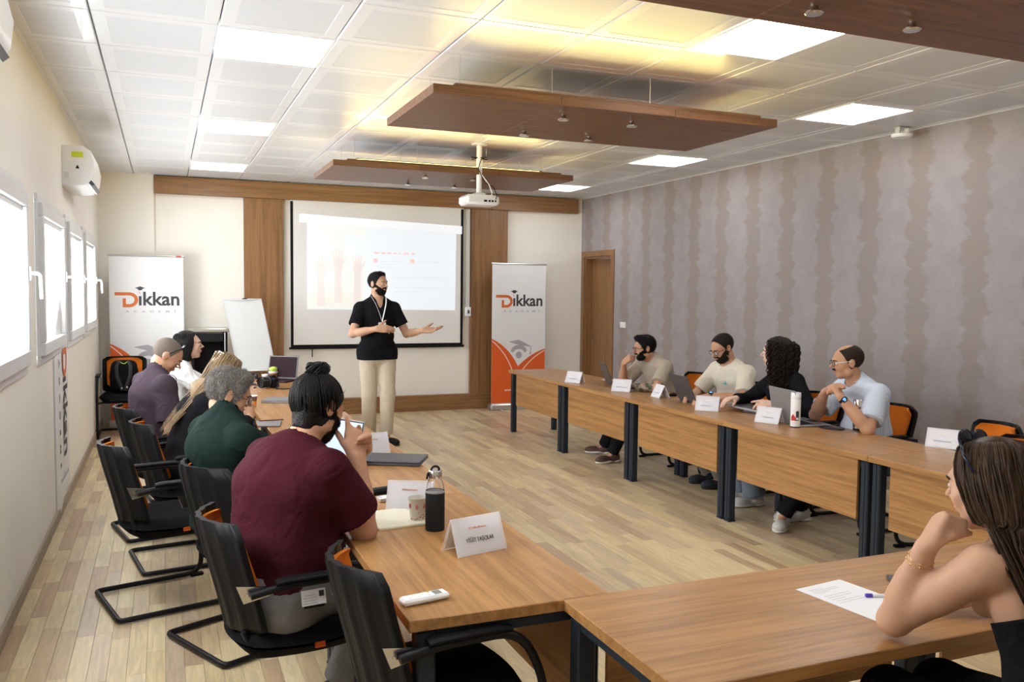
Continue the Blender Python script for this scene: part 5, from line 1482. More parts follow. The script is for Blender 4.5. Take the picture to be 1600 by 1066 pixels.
def figure(name_label, f, R=None, L=None, feet=None, girth=1.0, skin=SK1, h=.0065, armr=1.0, belly=0, bust=0, legs=True, jaw=1.0, nose=1.0, top=None, pants=None, shoes=None, hair=None, beard=None, extra=None, lips=None, brow=HDK, handk=None, footdir=None, fold=.004, seed=1):
    """R/L = dict(w=wrist, d=finger direction, n=palm normal, pole=elbow direction, ...)"""
    s = f.s; base = V3(f.P[0], f.P[1], 0)
    root = empty('person', base, 0, name_label, 'person')
    ua, fa = .285*s, .262*s
    f.el = []; f.wr = []
    for q, A in enumerate((R, L)):
        e, w = ik(f.sh[q], A['w'], A.get('ua', ua), A.get('fa', fa), A['pole']); f.el.append(e); f.wr.append(w)
    f.an = []; f.kn = []
    th, shn = .43*s, .42*s
    for q in (0, 1):
        an = V3(*feet[q]); pole = f.Fw*1.0+V3(0, 0, .6) if f.P[2] < .8 else f.Fw
        if 'kpole' in f.__dict__: pole = f.kpole[q]
        kn, an = ik(f.hip[q], an, th, shn, pole); f.kn.append(kn); f.an.append(an)
    pts = [f.H+V3(0, 0, .16), f.H-V3(.13, .13, 0), f.H+V3(.13, .13, 0), f.P-V3(0, 0, .18)]+f.sh+f.el+f.wr+f.kn+f.an
    if legs is False: pts = pts[:-4]
    for q, A in enumerate((R, L)): pts.append(f.wr[q]+unit(A['d'])*.2*s)
    if legs: pts += [f.an[q]+f.Fw*.2 for q in (0, 1)]+[V3(f.an[0][0], f.an[0][1], 0)]
    pts = np.array(pts); lo = pts.min(0)-.11*max(1, girth); hi = pts.max(0)+.11*max(1, girth); lo[2] = max(lo[2], -.02)
    # torso needs its own margin
    for c in (f.P, f.C): lo = np.minimum(lo, c-.22*girth); hi = np.maximum(hi, c+.22*girth)
    lo[2] = max(lo[2], -.02)
    g = Grid(lo, hi, h)
    torso(g, f, girth, -.004, belly=belly, bust=bust)
    nr = .047 if f.female else .056
    g.cone(f.N-f.d3*.03*s, f.H-s*.055*f.R[2]-s*.018*f.R[1], nr*1.06*s, nr*.96*s, .03)
    head_skin(g, f.H, f.R, s, f.female, nose=nose, jaw=jaw)
    ar = armr*s
    for q, A in enumerate((R, L)):
        sh, el, wr = f.sh[q], f.el[q], f.wr[q]
        g.cone(sh, el, .050*ar, .038*ar, .03); 
        g.cone(el, el*.45+wr*.55, .038*ar, .034*ar, .02); g.cone(el*.7+wr*.3, wr, .040*ar, .025*ar, .02)
        g.ell(sh*.55+el*.45+V3(0, 0, .0), V3(.043, .043, .075)*ar, .02, False, np.array([unit(np.cross(el-sh, [0.3, .2, 1.])), unit(np.cross(el-sh, np.cross(el-sh, [0.3, .2, 1.]))), unit(el-sh)]))
        hand(g, wr, A['d'], A['n'], q == 0, A.get('s', s*1.0), A.get('curl', (20, 25, 15)), A.get('spread', 4), A.get('thumb', (35, .25, 10)), A.get('curls'))
    if legs:
        for q in (0, 1):
            g.cone(f.hip[q], f.kn[q], .088*s, .056*s, .03); g.cone(f.kn[q], f.an[q], .056*s, .036*s, .02)
            fd = f.Fw if footdir is None else V3(*footdir[q])
            g.cone(f.an[q]-V3(0, 0, .03), f.an[q]+fd*.13*s-V3(0, 0, .055), .034*s, .026*s, .02)
    b = mk('body', g.mesh(base, 'body', skin, relax=1), root)
    # ---- clothes
    if top:
        t = dict(mat=None, grow=.016, sleeve=.62, hem=.13, neck=.062, collar=False, vneck=0, amp=fold, long=False, h=h*1.15, loose=0.0); t.update(top)
        g = Grid(lo, hi, t['h'])
        torso(g, f, girth, t['grow'], belly=belly, bust=bust)
        for q in (0, 1):
            sh, el, wr = f.sh[q], f.el[q], f.wr[q]
            gr = t['grow']
            if t['long']:
                g.cone(sh, el, .050*ar+gr, .042*ar+gr, .03); g.cone(el, el+(wr-el)*t.get('cuff', .93), .042*ar+gr, .031*ar+gr*.8, .025, cap=1)
            elif t['sleeve'] > 0:
                lo_ = t['loose']
                g.cone(sh, sh+(el-sh)*t['sleeve'], .053*ar+gr, .047*ar+gr+lo_, .025, cap=1)
        if f.P[2] < .8:     # seated: cloth over the lap joint
            for q in (0, 1): g.cone(f.hip[q], f.hip[q]+(f.kn[q]-f.hip[q])*.12, .098*s, .085*s, .03, grow=t['grow']*.6)
        if f.P[2] > .8:
            for q in (0, 1): g.cone(f.hip[q], f.hip[q]+(f.kn[q]-f.hip[q])*.15, .096*s, .094*s, .035, grow=t['grow']+.006)
        if t['collar']:
            g.cone(f.N-f.d3*.020*s-f.F2*.004, f.N+f.d3*.014*s-f.F2*.002, (nr+.028)*s, (nr+.017)*s, .012)
        g.halfspace(f.P-f.d1*t['hem']*s, -f.d1, .004)
        if t.get('strapless'):
            g.halfspace(f.C+f.d3*t['strapless']*s, f.d3, .006)
        else:
            g.cone(f.N-f.d3*.05*s, f.N+f.d3*.12*s+f.F2*.03*s, t['neck']*s, t['neck']*1.04*s, .006, sub=True)
        if t['vneck'] > 0:
            g.cone(f.N+f.F2*.075*s+f.d3*.02*s, f.N+f.F2*.125*s-f.d3*t['vneck']*s, .050*s, .010*s, .008, sub=True)
        mk(t.get('name', 'shirt'), g.mesh(base, 'shirt', t['mat'], relax=1, wob=folds(t['amp'], seed)), root)
    if pants:
        t = dict(mat=None, grow=.010, amp=.004, cuff=.985, h=h*1.25, wide=0.0); t.update(pants)
        l2 = lo.copy(); h2 = hi.copy(); h2[2] = f.W[2]+.08
        g = Grid(l2, h2, t['h'])
        g.cone(f.P-f.d1*.03*s, f.W, .150*girth*s, .135*girth*s, .03, side=f.S, flat=.74, grow=t['grow']-.006)
        for q in (0, 1):
            g.cone(f.hip[q], f.kn[q], .094*s, .066*s, .035, grow=t['grow'])
            e = f.kn[q]+(f.an[q]-f.kn[q])*t['cuff']
            g.cone(f.kn[q], e, .066*s, .050*s+t['wide'], .03, grow=t['grow'], cap=1)
            g.ell(f.hip[q]-f.Fw*.012*s, V3(.092, .10, .095)*s*(girth*.5+.5), .03, grow=t['grow']-.006)
        g.halfspace(f.P+f.d1*t.get('waist', .09)*s, f.d1, .004)
        mk('trousers', g.mesh(base, 'trousers', t['mat'], relax=1, wob=folds(t['amp'], seed+5)), root)
    if shoes:
        for q in (0, 1):
            fd = f.Fw if footdir is None else V3(*footdir[q]); fd = unit(V3(fd[0], fd[1], 0)); sd = V3(fd[1], -fd[0], 0); U = V3(0, 0, 1.)
            an = f.an[q]; z0 = max(.0, an[2]-.085*s)
            o = V3(an[0], an[1], z0); Rr = np.array([sd, fd, U])
            g = Grid(o-V3(.2, .2, .02), o+V3(.2, .2, .18), .005)
            g.cone(o+fd*-.035*s+U*.045*s, o+fd*.13*s+U*.035*s, .040*s, .032*s, .02, side=sd, flat=.9)
            g.ell(o+fd*.12*s+U*.034*s, V3(.048, .075, .034)*s, .02, False, Rr); g.ell(o-fd*.035*s+U*.05*s, V3(.038, .042, .05)*s, .02, False, Rr)
            g.cone(o-fd*.005+U*.05*s, o-fd*.01+U*.105*s, .042*s, .043*s, .02, cap=1)
            g.halfspace(o+U*.012, -U, .003)
            mk('shoe', g.mesh(base, 'shoe', shoes['mat'], relax=1), root)
            g = Grid(o-V3(.2, .2, .02), o+V3(.2, .2, .06), .005)
            g.ell(o+fd*.10*s+U*.012, V3(.052, .095, .024)*s, .02, False, Rr); g.ell(o-fd*.04*s+U*.012, V3(.042, .05, .024)*s, .02, False, Rr)
            g.halfspace(o+U*.002, -U, .003); g.halfspace(o+U*.026, U, .003)
            mk('shoe_sole', g.mesh(base, 'shoe_sole', shoes.get('sole', shoes['mat']), relax=0), root)
    # ---- face details
    def L_(x, y, z): return f.H+s*(x*f.R[0]+y*f.R[1]+z*f.R[2])
    Mh = Matrix([[*(f.R[:, i]), (f.H-base)[i]] for i in range(3)]+[[0, 0, 0, 1]])     # head-local -> root-local
    def HB_(name, mat, build, smooth=True):
        m = MB(); build(m); m.v = [tuple(Mh @ (Vector(v)*s)) for v in m.v]; return m.build(name, mat, root, smooth=smooth, ang=None if smooth else 40)
    f.Mh = Mh; f.root = root; f.HB = HB_; f.L = L_
    for q in (-1, 1):
        HB_('eye', EYEW, lambda m: m.ball((q*.031, .0775, .0035), (.0125, .0122, .0095), 12, 8))
        HB_('iris', IRIS, lambda m: m.ball((q*.031, .0845, .0035), (.0058, .0060, .0058), 10, 6))
        HB_('eyebrow', brow, lambda m: m.tube([(q*.012, .0955, .0205), (q*.026, .0945, .0265), (q*.040, .085, .0245), (q*.050, .074, .018)], [.0038, .0046, .004, .002], 6, flat=.6))
    lm = lips or (LIPF if f.female else LIPM)
    HB_('lips', lm, lambda m: (m.ball((0, .0905, -.0485), (.018, .0062, .0042), 12, 6), m.ball((0, .0890, -.0570), (.016, .0065, .0048), 12, 6)))
    # ---- hair
    if hair: hair(f)
    if beard: beard(f)
    if extra: extra(f)
    return root

def hshell(f, grow=.010, fz=None, plane=((.0, .072, .078), (.72, -.69)), extra=None, mat=HBLK, amp=.003, name='hair', h=.0055, cutn=None, side_cut=True, top=None, fr=(60, 110, 180)):
    """short hair following the skull; plane through a point with normal (y, z): keeps the back side"""
    s = f.s; b = V3(f.P[0], f.P[1], 0)
    g = Grid(f.H-.24*s, f.H+.24*s, h)
    head_plain(g, f.H, f.R, s, grow*s, f.female)
    if extra: extra(g, f)
    p, _ = plane
    # forehead hairline and sideburn in front of the ear, then a slanting line round to the nape
    g.halfspace(f.L(*p), f.R[1]*.90-f.R[2]*.43, .006)
    if side_cut: g.halfspace(f.L(0, .030, -.024), f.R[1]*.447-f.R[2]*.894, .006)
    if cutn is not None: g.halfspace(f.L(0, 0, cutn), -f.R[2], .008)
    # leave the ears free
    for q in (-1, 1): g.ell(f.L(q*.084, -.014, -.006), V3(.022, .021, .034)*s, .006, True, f.R)
    if top: top(g, f)
    me = g.mesh(b, name, mat, relax=1, wob=folds(amp, 3, fr))
    if me:
        mk(name, me, f.root)
        if fz: fuzz(f, me, mat=fz.get('mat', mat), **{k: v for k, v in fz.items() if k != 'mat'})

def beard_(f, grow=.006, L=.009, n=2600, mat=HDK, full=True, low=-.118, mouth=True, amp=.0022):
    s = f.s; b = V3(f.P[0], f.P[1], 0)
    g = Grid(f.H-.16*s, f.H+.16*s, .0045)
    head_skin(g, f.H, f.R, s, f.female, ears=False, face=False, grow=grow*.4*s)
    g.ell(f.L(0, .034, -.066), V3(.047, .048, .046)*s, .02, False, f.R, grow*.6)
    nv_ = f.R[1]*.505+f.R[2]*.863
    g.halfspace(f.L(0, .018, .004), nv_, .006)
    for q in (-1, 1): g.ell(f.L(q*.030, .080, -.026), V3(.020, .022, .016)*s, .010, True, f.R)
    g.halfspace(f.L(0, -.020, 0), -f.R[1]*.93-f.R[2]*.36, .006)
    g.halfspace(f.L(0, 0, low), -f.R[2], .01)
    g.ell(f.L(0, .083, -.0380), V3(.027, .0165, .0085)*s, .008, False, f.R)      # moustache
    g.ell(f.L(0, .100, -.0545), V3(.016, .022, .0070)*s, .004, True, f.R)
    me = g.mesh(b, 'beard', mat, relax=1, wob=folds(amp, 9, (120, 200)))
    if me:
        mk('beard', me, f.root); fuzz(f, me, n, L, mat, comb=(0, .15, -1), lift=.42, rad=.0010, name='beard_hair', jit=.3, seed=8)

def moustache(f, mat=HBLK):
    f.HB('moustache', mat, lambda m: m.tube([(-.026, .084, -.044), (-.014, .094, -.038), (0, .098, -.036), (.014, .094, -.038), (.026, .084, -.044)], [.002, .0062, .0068, .0062, .002], 8))

def glasses(f, mat=BLK, lens=True, temple=None, r=.0225, up=False):
    z0, y0 = (.004, .100)
    if up: z0, y0 = .108, .052
    kx = 1.0
    if up and r > .028: z0, y0, kx = .122, .036, 1.14
    def rim(m):
        for q in (-1, 1):
            m.tube([(q*.032+r*1.08*math.cos(2*PI*i/16), y0-.006*abs(math.cos(2*PI*i/16)-q*-.0)*.5, z0+r*.82*math.sin(2*PI*i/16)) for i in range(16)], .0019, 6, closed=True)
        m.tube([(-.011, y0+.002, z0+.004), (0, y0+.006, z0+.006), (.011, y0+.002, z0+.004)], .0018, 6)
    f.HB('glasses_frame', mat, rim)
    for q in (-1, 1):
        if up: f.HB('glasses_temple', temple or mat, lambda m: m.tube([(q*.062, y0-.004, z0-.004), (q*.082*kx, y0-.03, z0-.040), (q*.084*kx, y0-.055, z0-.085)], .0026*kx*kx, 6))
        else: f.HB('glasses_temple', temple or mat, lambda m: m.tube([(q*.056, y0-.006, z0+.006), (q*.072, .05, z0+.008), (q*.078, -.01, z0+.010), (q*.076, -.032, z0-.012)], .0020, 6))
    if up or lens is True and up: 
        f.HB('glasses_lens', BLKS, lambda m: [m.ball((q*.032, y0-.002, z0), (r*1.05, .003, r*.8), 16, 8) for q in (-1, 1)])
    elif lens:
        f.HB('glasses_lens', ACRL, lambda m: [m.ball((q*.032, y0-.002, z0), (r*1.02, .0012, r*.78), 16, 8) for q in (-1, 1)])
def lens_mat():
    m, nt, b = new_mat('clear lens'); b.inputs['Base Color'].default_value = (.8, .85, .9, 1); b.inputs['Alpha'].default_value = .12; b.inputs['Roughness'].default_value = .05; return m
ACRL = lens_mat()
def band(f, q, t, r, mat, name, w=.018, n=14, thick=.003, face=None):
    """band around the forearm at fraction t from elbow to wrist"""
    e, wv = f.el[q], f.wr[q]; c = e+(wv-e)*t-V3(f.P[0], f.P[1], 0); n_ = unit(wv-e); a = unit(np.cross(n_, [.1, .3, 1.])); b = np.cross(n_, a)
    m = MB(); vs = []; fs = []
    for i in range(n):
        an = 2*PI*i/n; d = a*math.cos(an)+b*math.sin(an)
        for (rr, ww) in ((r, -w/2), (r+thick, -w/2), (r+thick, w/2), (r, w/2)): vs.append(c+d*rr+n_*ww)
    for i in range(n):
        for k in range(4): fs.append((i*4+k, i*4+(k+1) % 4, ((i+1) % n)*4+(k+1) % 4, ((i+1) % n)*4+k))
    m._add([tuple(v) for v in vs], fs); m.build(name, mat, f.root, ang=50)
    if face is not None:
        d = unit(np.asarray(face, float)-n_*(np.asarray(face, float)@n_)); s2 = np.cross(n_, d)
        Mf = Matrix([[n_[i], s2[i], d[i], (c+d*(r+.004))[i]] for i in range(3)]+[[0, 0, 0, 1]])
        m = MB(); m.box((0, 0, 0), (.038, .034, .010), Mf, b=.004); m.build(name+'_face', BLKS, f.root)
        m = MB(); m.box((0, 0, .0055), (.022, .012, .001), Mf); m.box((.004, 0, .0058), (.006, .022, .001), Mf); m.build(name+'_display', emis('watch display', (.10, .35, .95), .6), f.root)

def spline(P, n):
    P = [np.asarray(p, float) for p in P]; out = []
    Q = [2*P[0]-P[1]]+P+[2*P[-1]-P[-2]]; seg = len(P)-1
    for i in range(n+1):
        t = i/n*seg; k = min(int(t), seg-1); u = t-k; a, b, c, d = Q[k:k+4]
        out.append(.5*((2*b)+(-a+c)*u+(2*a-5*b+4*c-d)*u*u+(-a+3*b-3*c+d)*u**3))
    return out

def long_hair(f, mat, n=380, length=.42, rad=.0042, seed=1, wave=.006, thmin=62, spread=.12, shell=True, back=.085, front=0, side=None, bob=0):
    s = f.s; base = V3(f.P[0], f.P[1], 0); rs = random.Random(seed)
    if shell:
        g = Grid(f.H-V3(.22, .22, .16+length+.1), f.H+V3(.22, .22, .2), .006)
        head_plain(g, f.H, f.R, s, .010*s, f.female)
        g.halfspace(f.L(0, .062, .085), f.R[1]*.86-f.R[2]*.5, .01)
        for q in (-1, 1): g.ell(f.L(q*.070, .030, -.060), V3(.045, .05, .055)*s, .01, True, f.R)
        nb = f.N-f.F2*(back-.010)*s
        g.cone(f.L(0, -.050, .02), f.L(0, -.060, -.09), .082*s, .072*s, .03, side=f.R[0], flat=.62)
        g.cone(f.L(0, -.055, -.05), nb+V3(0, 0, .01), .078*s, .098*s, .03, side=f.S2, flat=.50)
        g.cone(nb, nb-f.d3*(length-.10)*s-f.F2*.01, .105*s, .085*s, .03, side=f.S2, flat=.34)
        me = g.mesh(base, 'hair', mat, relax=1, wob=folds(.003, 4, (50, 90, 140)))
        mk('hair', me, f.root)
    m = MB()
    for i in range(n):
        q = 1 if rs.random() < .5 else -1
        if side and rs.random() < side[1]: q = side[0]
        th = math.radians(thmin+(180-thmin)*rs.random()**.85); lay = rs.random()
        e = 1.04+.07*lay
        y0 = .07-.13*(th/PI)**1.0*rs.uniform(.7, 1.1)
        p0 = f.L(q*.004, y0, .116+.004*lay-max(0, abs(y0+.01)-.05)*.55)
        pm = f.L(q*.062*math.sin(th)**.5*e, y0*.5+.062*math.cos(th)*e-.012, .092+.006*lay)
        p1 = f.L(q*.082*math.sin(th)**.7*e, .092*math.cos(th)*e-.018, .015)
        p2 = f.L(q*(.076*math.sin(th)**.7+.006)*e, (.070*math.cos(th)-.040)*e, -.085)
        wv = math.sin(th)**.8
        fr = front and (math.degrees(th) < thmin+front)
        if fr: p3 = f.N+f.S2*q*.10*s+f.F2*.06*s+V3(0, 0, .02); p4 = p3+f.F2*.03-V3(0, 0, length*.8*rs.uniform(.8, 1))
        else:
            wl = max(wv*rs.uniform(.75, 1.0), rs.random()*.8)
            p3 = f.N+f.S2*q*(spread*wl)*s-f.F2*(back+.012*lay-.045*wv)*s+V3(0, 0, .015)
            p4 = f.N+f.S2*q*(spread*.95*wl*rs.uniform(.8, 1.1))*s-f.F2*(back+.015+.015*lay)*s-f.d3*length*rs.uniform(.72, 1.03)*s
        if bob: p3 = p2+V3(0, 0, -bob*.5)-f.R[1]*.004; p4 = p2+V3(0, 0, -bob*rs.uniform(.8, 1.1))+f.R[0]*(-q*.012)
        pts = spline([p0, pm, p1, p2, p3, (p3+p4)/2+V3(rs.uniform(-1, 1), rs.uniform(-1, 1), 0)*.008, p4], 20)
        ph = rs.random()*6; dv = V3(rs.uniform(-1, 1), rs.uniform(-1, 1), 0)*wave
        pts = [p+dv*math.sin(k*.62+ph)*min(1, k/8)-base for k, p in enumerate(pts)]
        rr = rad*rs.uniform(.6, 1.15)
        m.tube(pts, [rr*(.5+.5*min(1, k/3))*(1-.75*max(0, (k-14)/6)) for k in range(21)], 5, caps=False, flat=.55)
    tag(m.build('hair_strands', mat, f.root, smooth=True, ang=None), kind='stuff')

def curls(f, mat, n=330, seed=2, rad=.0042, coil=.010, turns=9):
    s = f.s; base = V3(f.P[0], f.P[1], 0); rs = random.Random(seed)
    g = Grid(f.H-V3(.26, .26, .42), f.H+V3(.26, .26, .22), .0075)
    head_plain(g, f.H, f.R, s, .022*s, f.female)
    g.halfspace(f.L(0, .045, .07), f.R[1]*.92-f.R[2]*.4, .01)
    g.ell(f.L(0, -.045, .02), V3(.115, .085, .11)*s, .03, False, f.R)
    g.cone(f.L(0, -.05, 0), f.L(0, -.06, -.16), .120*s, .135*s, .04, side=f.R[0], flat=.65)
    g.cone(f.L(0, -.06, -.12), f.L(0, -.055, -.25), .135*s, .10*s, .04, side=f.R[0], flat=.6)
    g.cone(f.L(0, .02, -.04), f.N-V3(0, 0, .02), .060*s, .058*s, .01, sub=True)
    mk('hair', g.mesh(base, 'hair', mat, relax=1, wob=folds(.008, 4, (55, 90, 150))), f.root)
    m = MB()
    for i in range(n):
        q = 1 if rs.random() < .5 else -1; th = math.radians(55+125*rs.random()); lay = rs.random()
        e = 1.15+.35*lay
        p0 = f.L(q*rs.uniform(.0, .05), .06-.12*rs.random(), .105)
        p1 = f.L(q*.088*math.sin(th)**.6*e, .088*math.cos(th)*e-.03, .045+.03*lay)
        p2 = f.L(q*.108*math.sin(th)**.6*e, .085*math.cos(th)*e-.045, -.08)
        p3 = f.L(q*.112*math.sin(th)**.6*e, .075*math.cos(th)*e-.05, -.17-.10*rs.random())
        cen = spline([p0, p1, p2, p3], 44); ph = rs.random()*6; tn = turns*rs.uniform(.8, 1.2)
        a = unit(V3(rs.uniform(-1, 1), rs.uniform(-1, 1), .2)); pts = []
        for k, p in enumerate(cen):
            t = unit(cen[min(k+1, 44)]-cen[max(k-1, 0)]); u = unit(a-t*(a@t)); v = np.cross(t, u); r = coil*min(1, k/8)*rs.uniform(.9, 1.1)
            pts.append(p+(u*math.cos(ph+k/44*tn*6.28)+v*math.sin(ph+k/44*tn*6.28))*r-base)
        m.tube(pts, rad*rs.uniform(.7, 1.1), 4, caps=False)
    tag(m.build('hair_curls', mat, f.root, smooth=True, ang=None), kind='stuff')

def cloth(name, col, rough=.9, noise=.12, ns=260, bump=.3, sheen=0):
    m = plain(name, col, rough, noise=noise, nscale=ns, bump=bump, spec=.07); nt = m.node_tree; b = nt.nodes['Principled BSDF']
    tc = nt.nodes.new('ShaderNodeTexCoord'); nz = nt.nodes.new('ShaderNodeTexNoise'); nz.inputs['Scale'].default_value = 7.0; nz.inputs['Detail'].default_value = 3; nz.inputs['Distortion'].default_value = 1.6
    bp = nt.nodes.new('ShaderNodeBump'); bp.inputs['Strength'].default_value = .55; bp.inputs['Distance'].default_value = .03
    nt.links.new(tc.outputs['Object'], nz.inputs['Vector']); nt.links.new(nz.outputs[0], bp.inputs['Height'])
    old = b.inputs['Normal'].links[0].from_node; nt.links.new(bp.outputs[0], old.inputs['Normal'])
    return m
CL_BLACK = cloth('black polo cotton', (.010, .010, .012)); CL_CHINO = cloth('sand chino', (.60, .52, .40)); CL_MAROON = cloth('maroon jersey', (.050, .008, .014))
CL_GREEN = cloth('bottle green jersey', (.010, .021, .018)); CL_PURPLE = cloth('aubergine polo', (.060, .042, .055)); CL_WHITE = cloth('white jacket', (.74, .74, .74), ns=90, bump=.6)
CL_BEIGE = cloth('beige polo', (.40, .34, .27)); CL_CREAM = cloth('cream t-shirt', (.66, .60, .49)); CL_GREYT = cloth('grey trousers', (.22, .22, .22)); CL_DARKT = cloth('black trousers', (.012, .012, .014)); CL_JEANS = cloth('pale jeans', (.17, .21, .26)); CL_KHAKI = cloth('grey brown trousers', (.20, .18, .15))
def stripes():
    m, nt, b = new_mat('pale striped shirt'); tc = nt.nodes.new('ShaderNodeTexCoord'); w = nt.nodes.new('ShaderNodeTexWave'); w.inputs['Scale'].default_value = 42; w.bands_direction = 'Y'; w.inputs['Distortion'].default_value = .8
    nt.links.new(tc.outputs['Object'], w.inputs['Vector']); mx = nt.nodes.new('ShaderNodeMix'); mx.data_type = 'RGBA'
    mx.inputs[6].default_value = (.62, .66, .74, 1); mx.inputs[7].default_value = (.46, .53, .66, 1); nt.links.new(w.outputs[0], mx.inputs[0]); nt.links.new(mx.outputs[2], b.inputs['Base Color']); b.inputs['Roughness'].default_value = .85; b.inputs['Specular IOR Level'].default_value = .1
    return m
CL_STRIPE = stripes()
SHOE_B = plain('black suede', (.012, .012, .012), .8); SOLE_B = plain('black rubber', (.02, .02, .02), .6); SHOE_W = plain('white trainer', (.62, .61, .60), .6, noise=.1, nscale=80); SOLE_W = plain('pale sole', (.66, .64, .60), .6); SHOE_BR = plain('brown and white trainer', (.10, .05, .04), .6)
SHOE_N = plain('navy trainer', (.03, .035, .05), .7)

# 1 ---- presenter
f = skeleton(2.165, 9.22, -85, 1.10, sit=False, hipz=1.02, lean=(0, -2, 4), neck=8, head=(-53, 0, 0), shrug=(-.02, -.02), shw=.172)
f.kpole = [V3(-.1, -1, 0), V3(.2, -1, 0)]
def px_(f):
    hshell(f, .006, extra=lambda g, f: g.ell(f.L(0, .030, .098), V3(.056, .052, .030), .02, False, f.R), fz=dict(n=3800, L=.013, comb=(0, -.7, .2), lift=.5, seed=1), plane=((0, .064, .078), (.80, -.60)), mat=HBLK, amp=.003)
    g = None
def pb_(f): beard_(f, .007, mat=HBLK)
def pe_(f):
    b = V3(f.P[0], f.P[1], 0); N_ = f.N-b; Fw, S, d = f.F2, f.S2, f.d3
    st = plain('white lanyard', (.80, .80, .80), .5)
    for q in (-1, 1):
        m = MB(); pts = [N_+S*q*.062-Fw*.03+d*.035, N_+S*q*.078+Fw*.045+d*.012, N_+S*q*.060+Fw*.115-d*.05, N_+S*q*.028+Fw*.155-d*.15, N_+Fw*.175-d*.245]
        m.tube(spline(pts, 14), .0085, 6, flat=.22, upv=tuple(Fw)); m.build('lanyard', st, f.root, smooth=True)
    m = MB(); Mb = Matrix([[S[i], Fw[i], d[i], (N_+Fw*.180-d*.31)[i]] for i in range(3)]+[[0, 0, 0, 1]]); m.box((0, 0, 0), (.085, .004, .11), Mb, b=.0015); m.build('name_badge', PAPER, f.root)
    w = f.wr[0]-b; d0 = V3(.97, -.1, .05); m = MB(); 
    band(f, 0, 1.335, .0095, CHROME, 'ring', w=.006, thick=.002) if False else None
figure('standing man in a black polo and sand trousers gesturing beside the screen', f,
       R=dict(s=1.15, w=V3(2.09, 8.92, 1.285), d=V3(.97, -.12, -.02), n=V3(.05, .85, -.45), pole=V3(-.9, .1, -.9), curls=[(15, 18, 10), (22, 24, 12), (28, 26, 14), (34, 28, 14)], thumb=(52, .05, 8)),
       L=dict(w=V3(2.600, 8.93, 1.262), s=1.18, d=V3(.96, -.26, .02), n=V3(.0, -.55, .80), pole=V3(.15, .5, -1), curls=[(6, 14, 8), (14, 18, 10), (20, 20, 12), (26, 22, 12)], spread=7, thumb=(48, .0, 6)),
       feet=[(2.10, 9.32, .09), (2.255, 9.17, .09)], footdir=[(-.15, -1, 0), (.42, -.9, 0)], girth=1.08, belly=.35, skin=SK1, h=.0062, jaw=1.05, nose=1.02,
       top=dict(mat=CL_BLACK, grow=.016, sleeve=.66, hem=.08, neck=.060, collar=True, vneck=.11, loose=.008), pants=dict(mat=CL_CHINO, grow=.012, amp=.006, cuff=.97, wide=.010), shoes=dict(mat=SHOE_B, sole=SOLE_B), hair=px_, beard=pb_, extra=pe_, fold=.004, brow=HBLK)

# 2 ---- maroon shirt man with a bun
f = skeleton(.375, 3.23, 17, 1.07, lean=(-2, 11, 27), neck=36, twist=14, head=(33, 26, -4), shw=.172, hunch=(.02, .03))
def bun(f):
    s = f.s; b = V3(f.P[0], f.P[1], 0)
    hshell(f, .008, dict(n=700, L=.02, comb=(0, -.5, .8), lift=.15, seed=2), ((0, .060, .080), (.80, -.60)), mat=HBLK, amp=.002, name='hair', h=.005, side_cut=False, cutn=-.098,
           extra=lambda g, f: g.cone(f.L(0, -.050, -.02), f.L(0, -.048, -.080), .056*s, .042*s, .03, side=f.R[0], flat=.8, grow=.004))
    m = MB(); c = f.L(0, -.060, .126); up = unit(f.R[2]*.9-f.R[1]*.45); a = f.R[0]; e = np.cross(up, a); rs = random.Random(4)
    for k in range(46):
        ph = rs.random()*6.28; R0 = .024+rs.uniform(-.004, .006); r1 = .019*rs.uniform(.8, 1.05); n = 20; tw = rs.choice((1, 2))
        pts = []
        for i in range(n+1):
            t = 5.6*i/n+ph; w = ph*3+t*tw
            pts.append(c+(a*math.cos(t)+e*math.sin(t))*(R0+r1*math.cos(w))*s+up*(r1*math.sin(w)*1.25+.004)*s-b)
        m.tube(pts, .0045, 5, flat=.6)
    m.ball(tuple(c-b), (.026*s, .026*s, .020*s), 12, 8)
    m.build('hair_bun', HBLK, f.root, smooth=True, ang=None)
    m = MB(); cc = f.L(0, -.058, .104)      # strands combed up to the bun
    C0 = f.L(0, -.018, .030)
    for k in range(420):
        th = rs.uniform(-PI, PI)
        lat = rs.uniform(-.55, 1.2)
        d0 = unit(f.R[0]*math.sin(th)*math.cos(lat)-f.R[1]*math.cos(th)*math.cos(lat)-f.R[2]*math.sin(lat)*1.0)
        ly = d0@f.R[1]; lz = d0@f.R[2]
        if ly*.85-lz*.30 > .30: continue
        d1 = unit(cc-C0); pts = []
        n = 14
        om = math.acos(max(-1, min(1, float(d0@d1))))
        if om < .3: continue
        for i in range(n+1):
            t = i/n; d = (math.sin((1-t)*om)*d0+math.sin(t*om)*d1)/math.sin(om)
            x, y, z = d@f.R[0], d@f.R[1], d@f.R[2]; rr = 1/math.sqrt((x/.088)**2+(y/.108)**2+(z/.100)**2)
            pts.append(C0+d*rr*s*(1+.012*math.sin(t*3.1)+rs.uniform(0, .006))-b)
        m.tube(pts, .0028*rs.uniform(.7, 1.2), 4, caps=False)
    for k in range(0):      # loose wisps at the nape
        q = rs.uniform(-.05, .03); p = f.L(-.045+q, -.085, -.055+rs.uniform(-.02, .03)); o = unit(-f.R[1]*.8-f.R[0]*.7-f.R[2]*.5)
        pts = [p+o*(.0028*i)+V3(rs.uniform(-1, 1), rs.uniform(-1, 1), rs.uniform(-1, 1))*.003-b for i in range(8)]; m.tube(pts, .0009, 4)
    tag(m.build('hair_strands', HBLK, f.root, smooth=True, ang=None), kind='stuff')
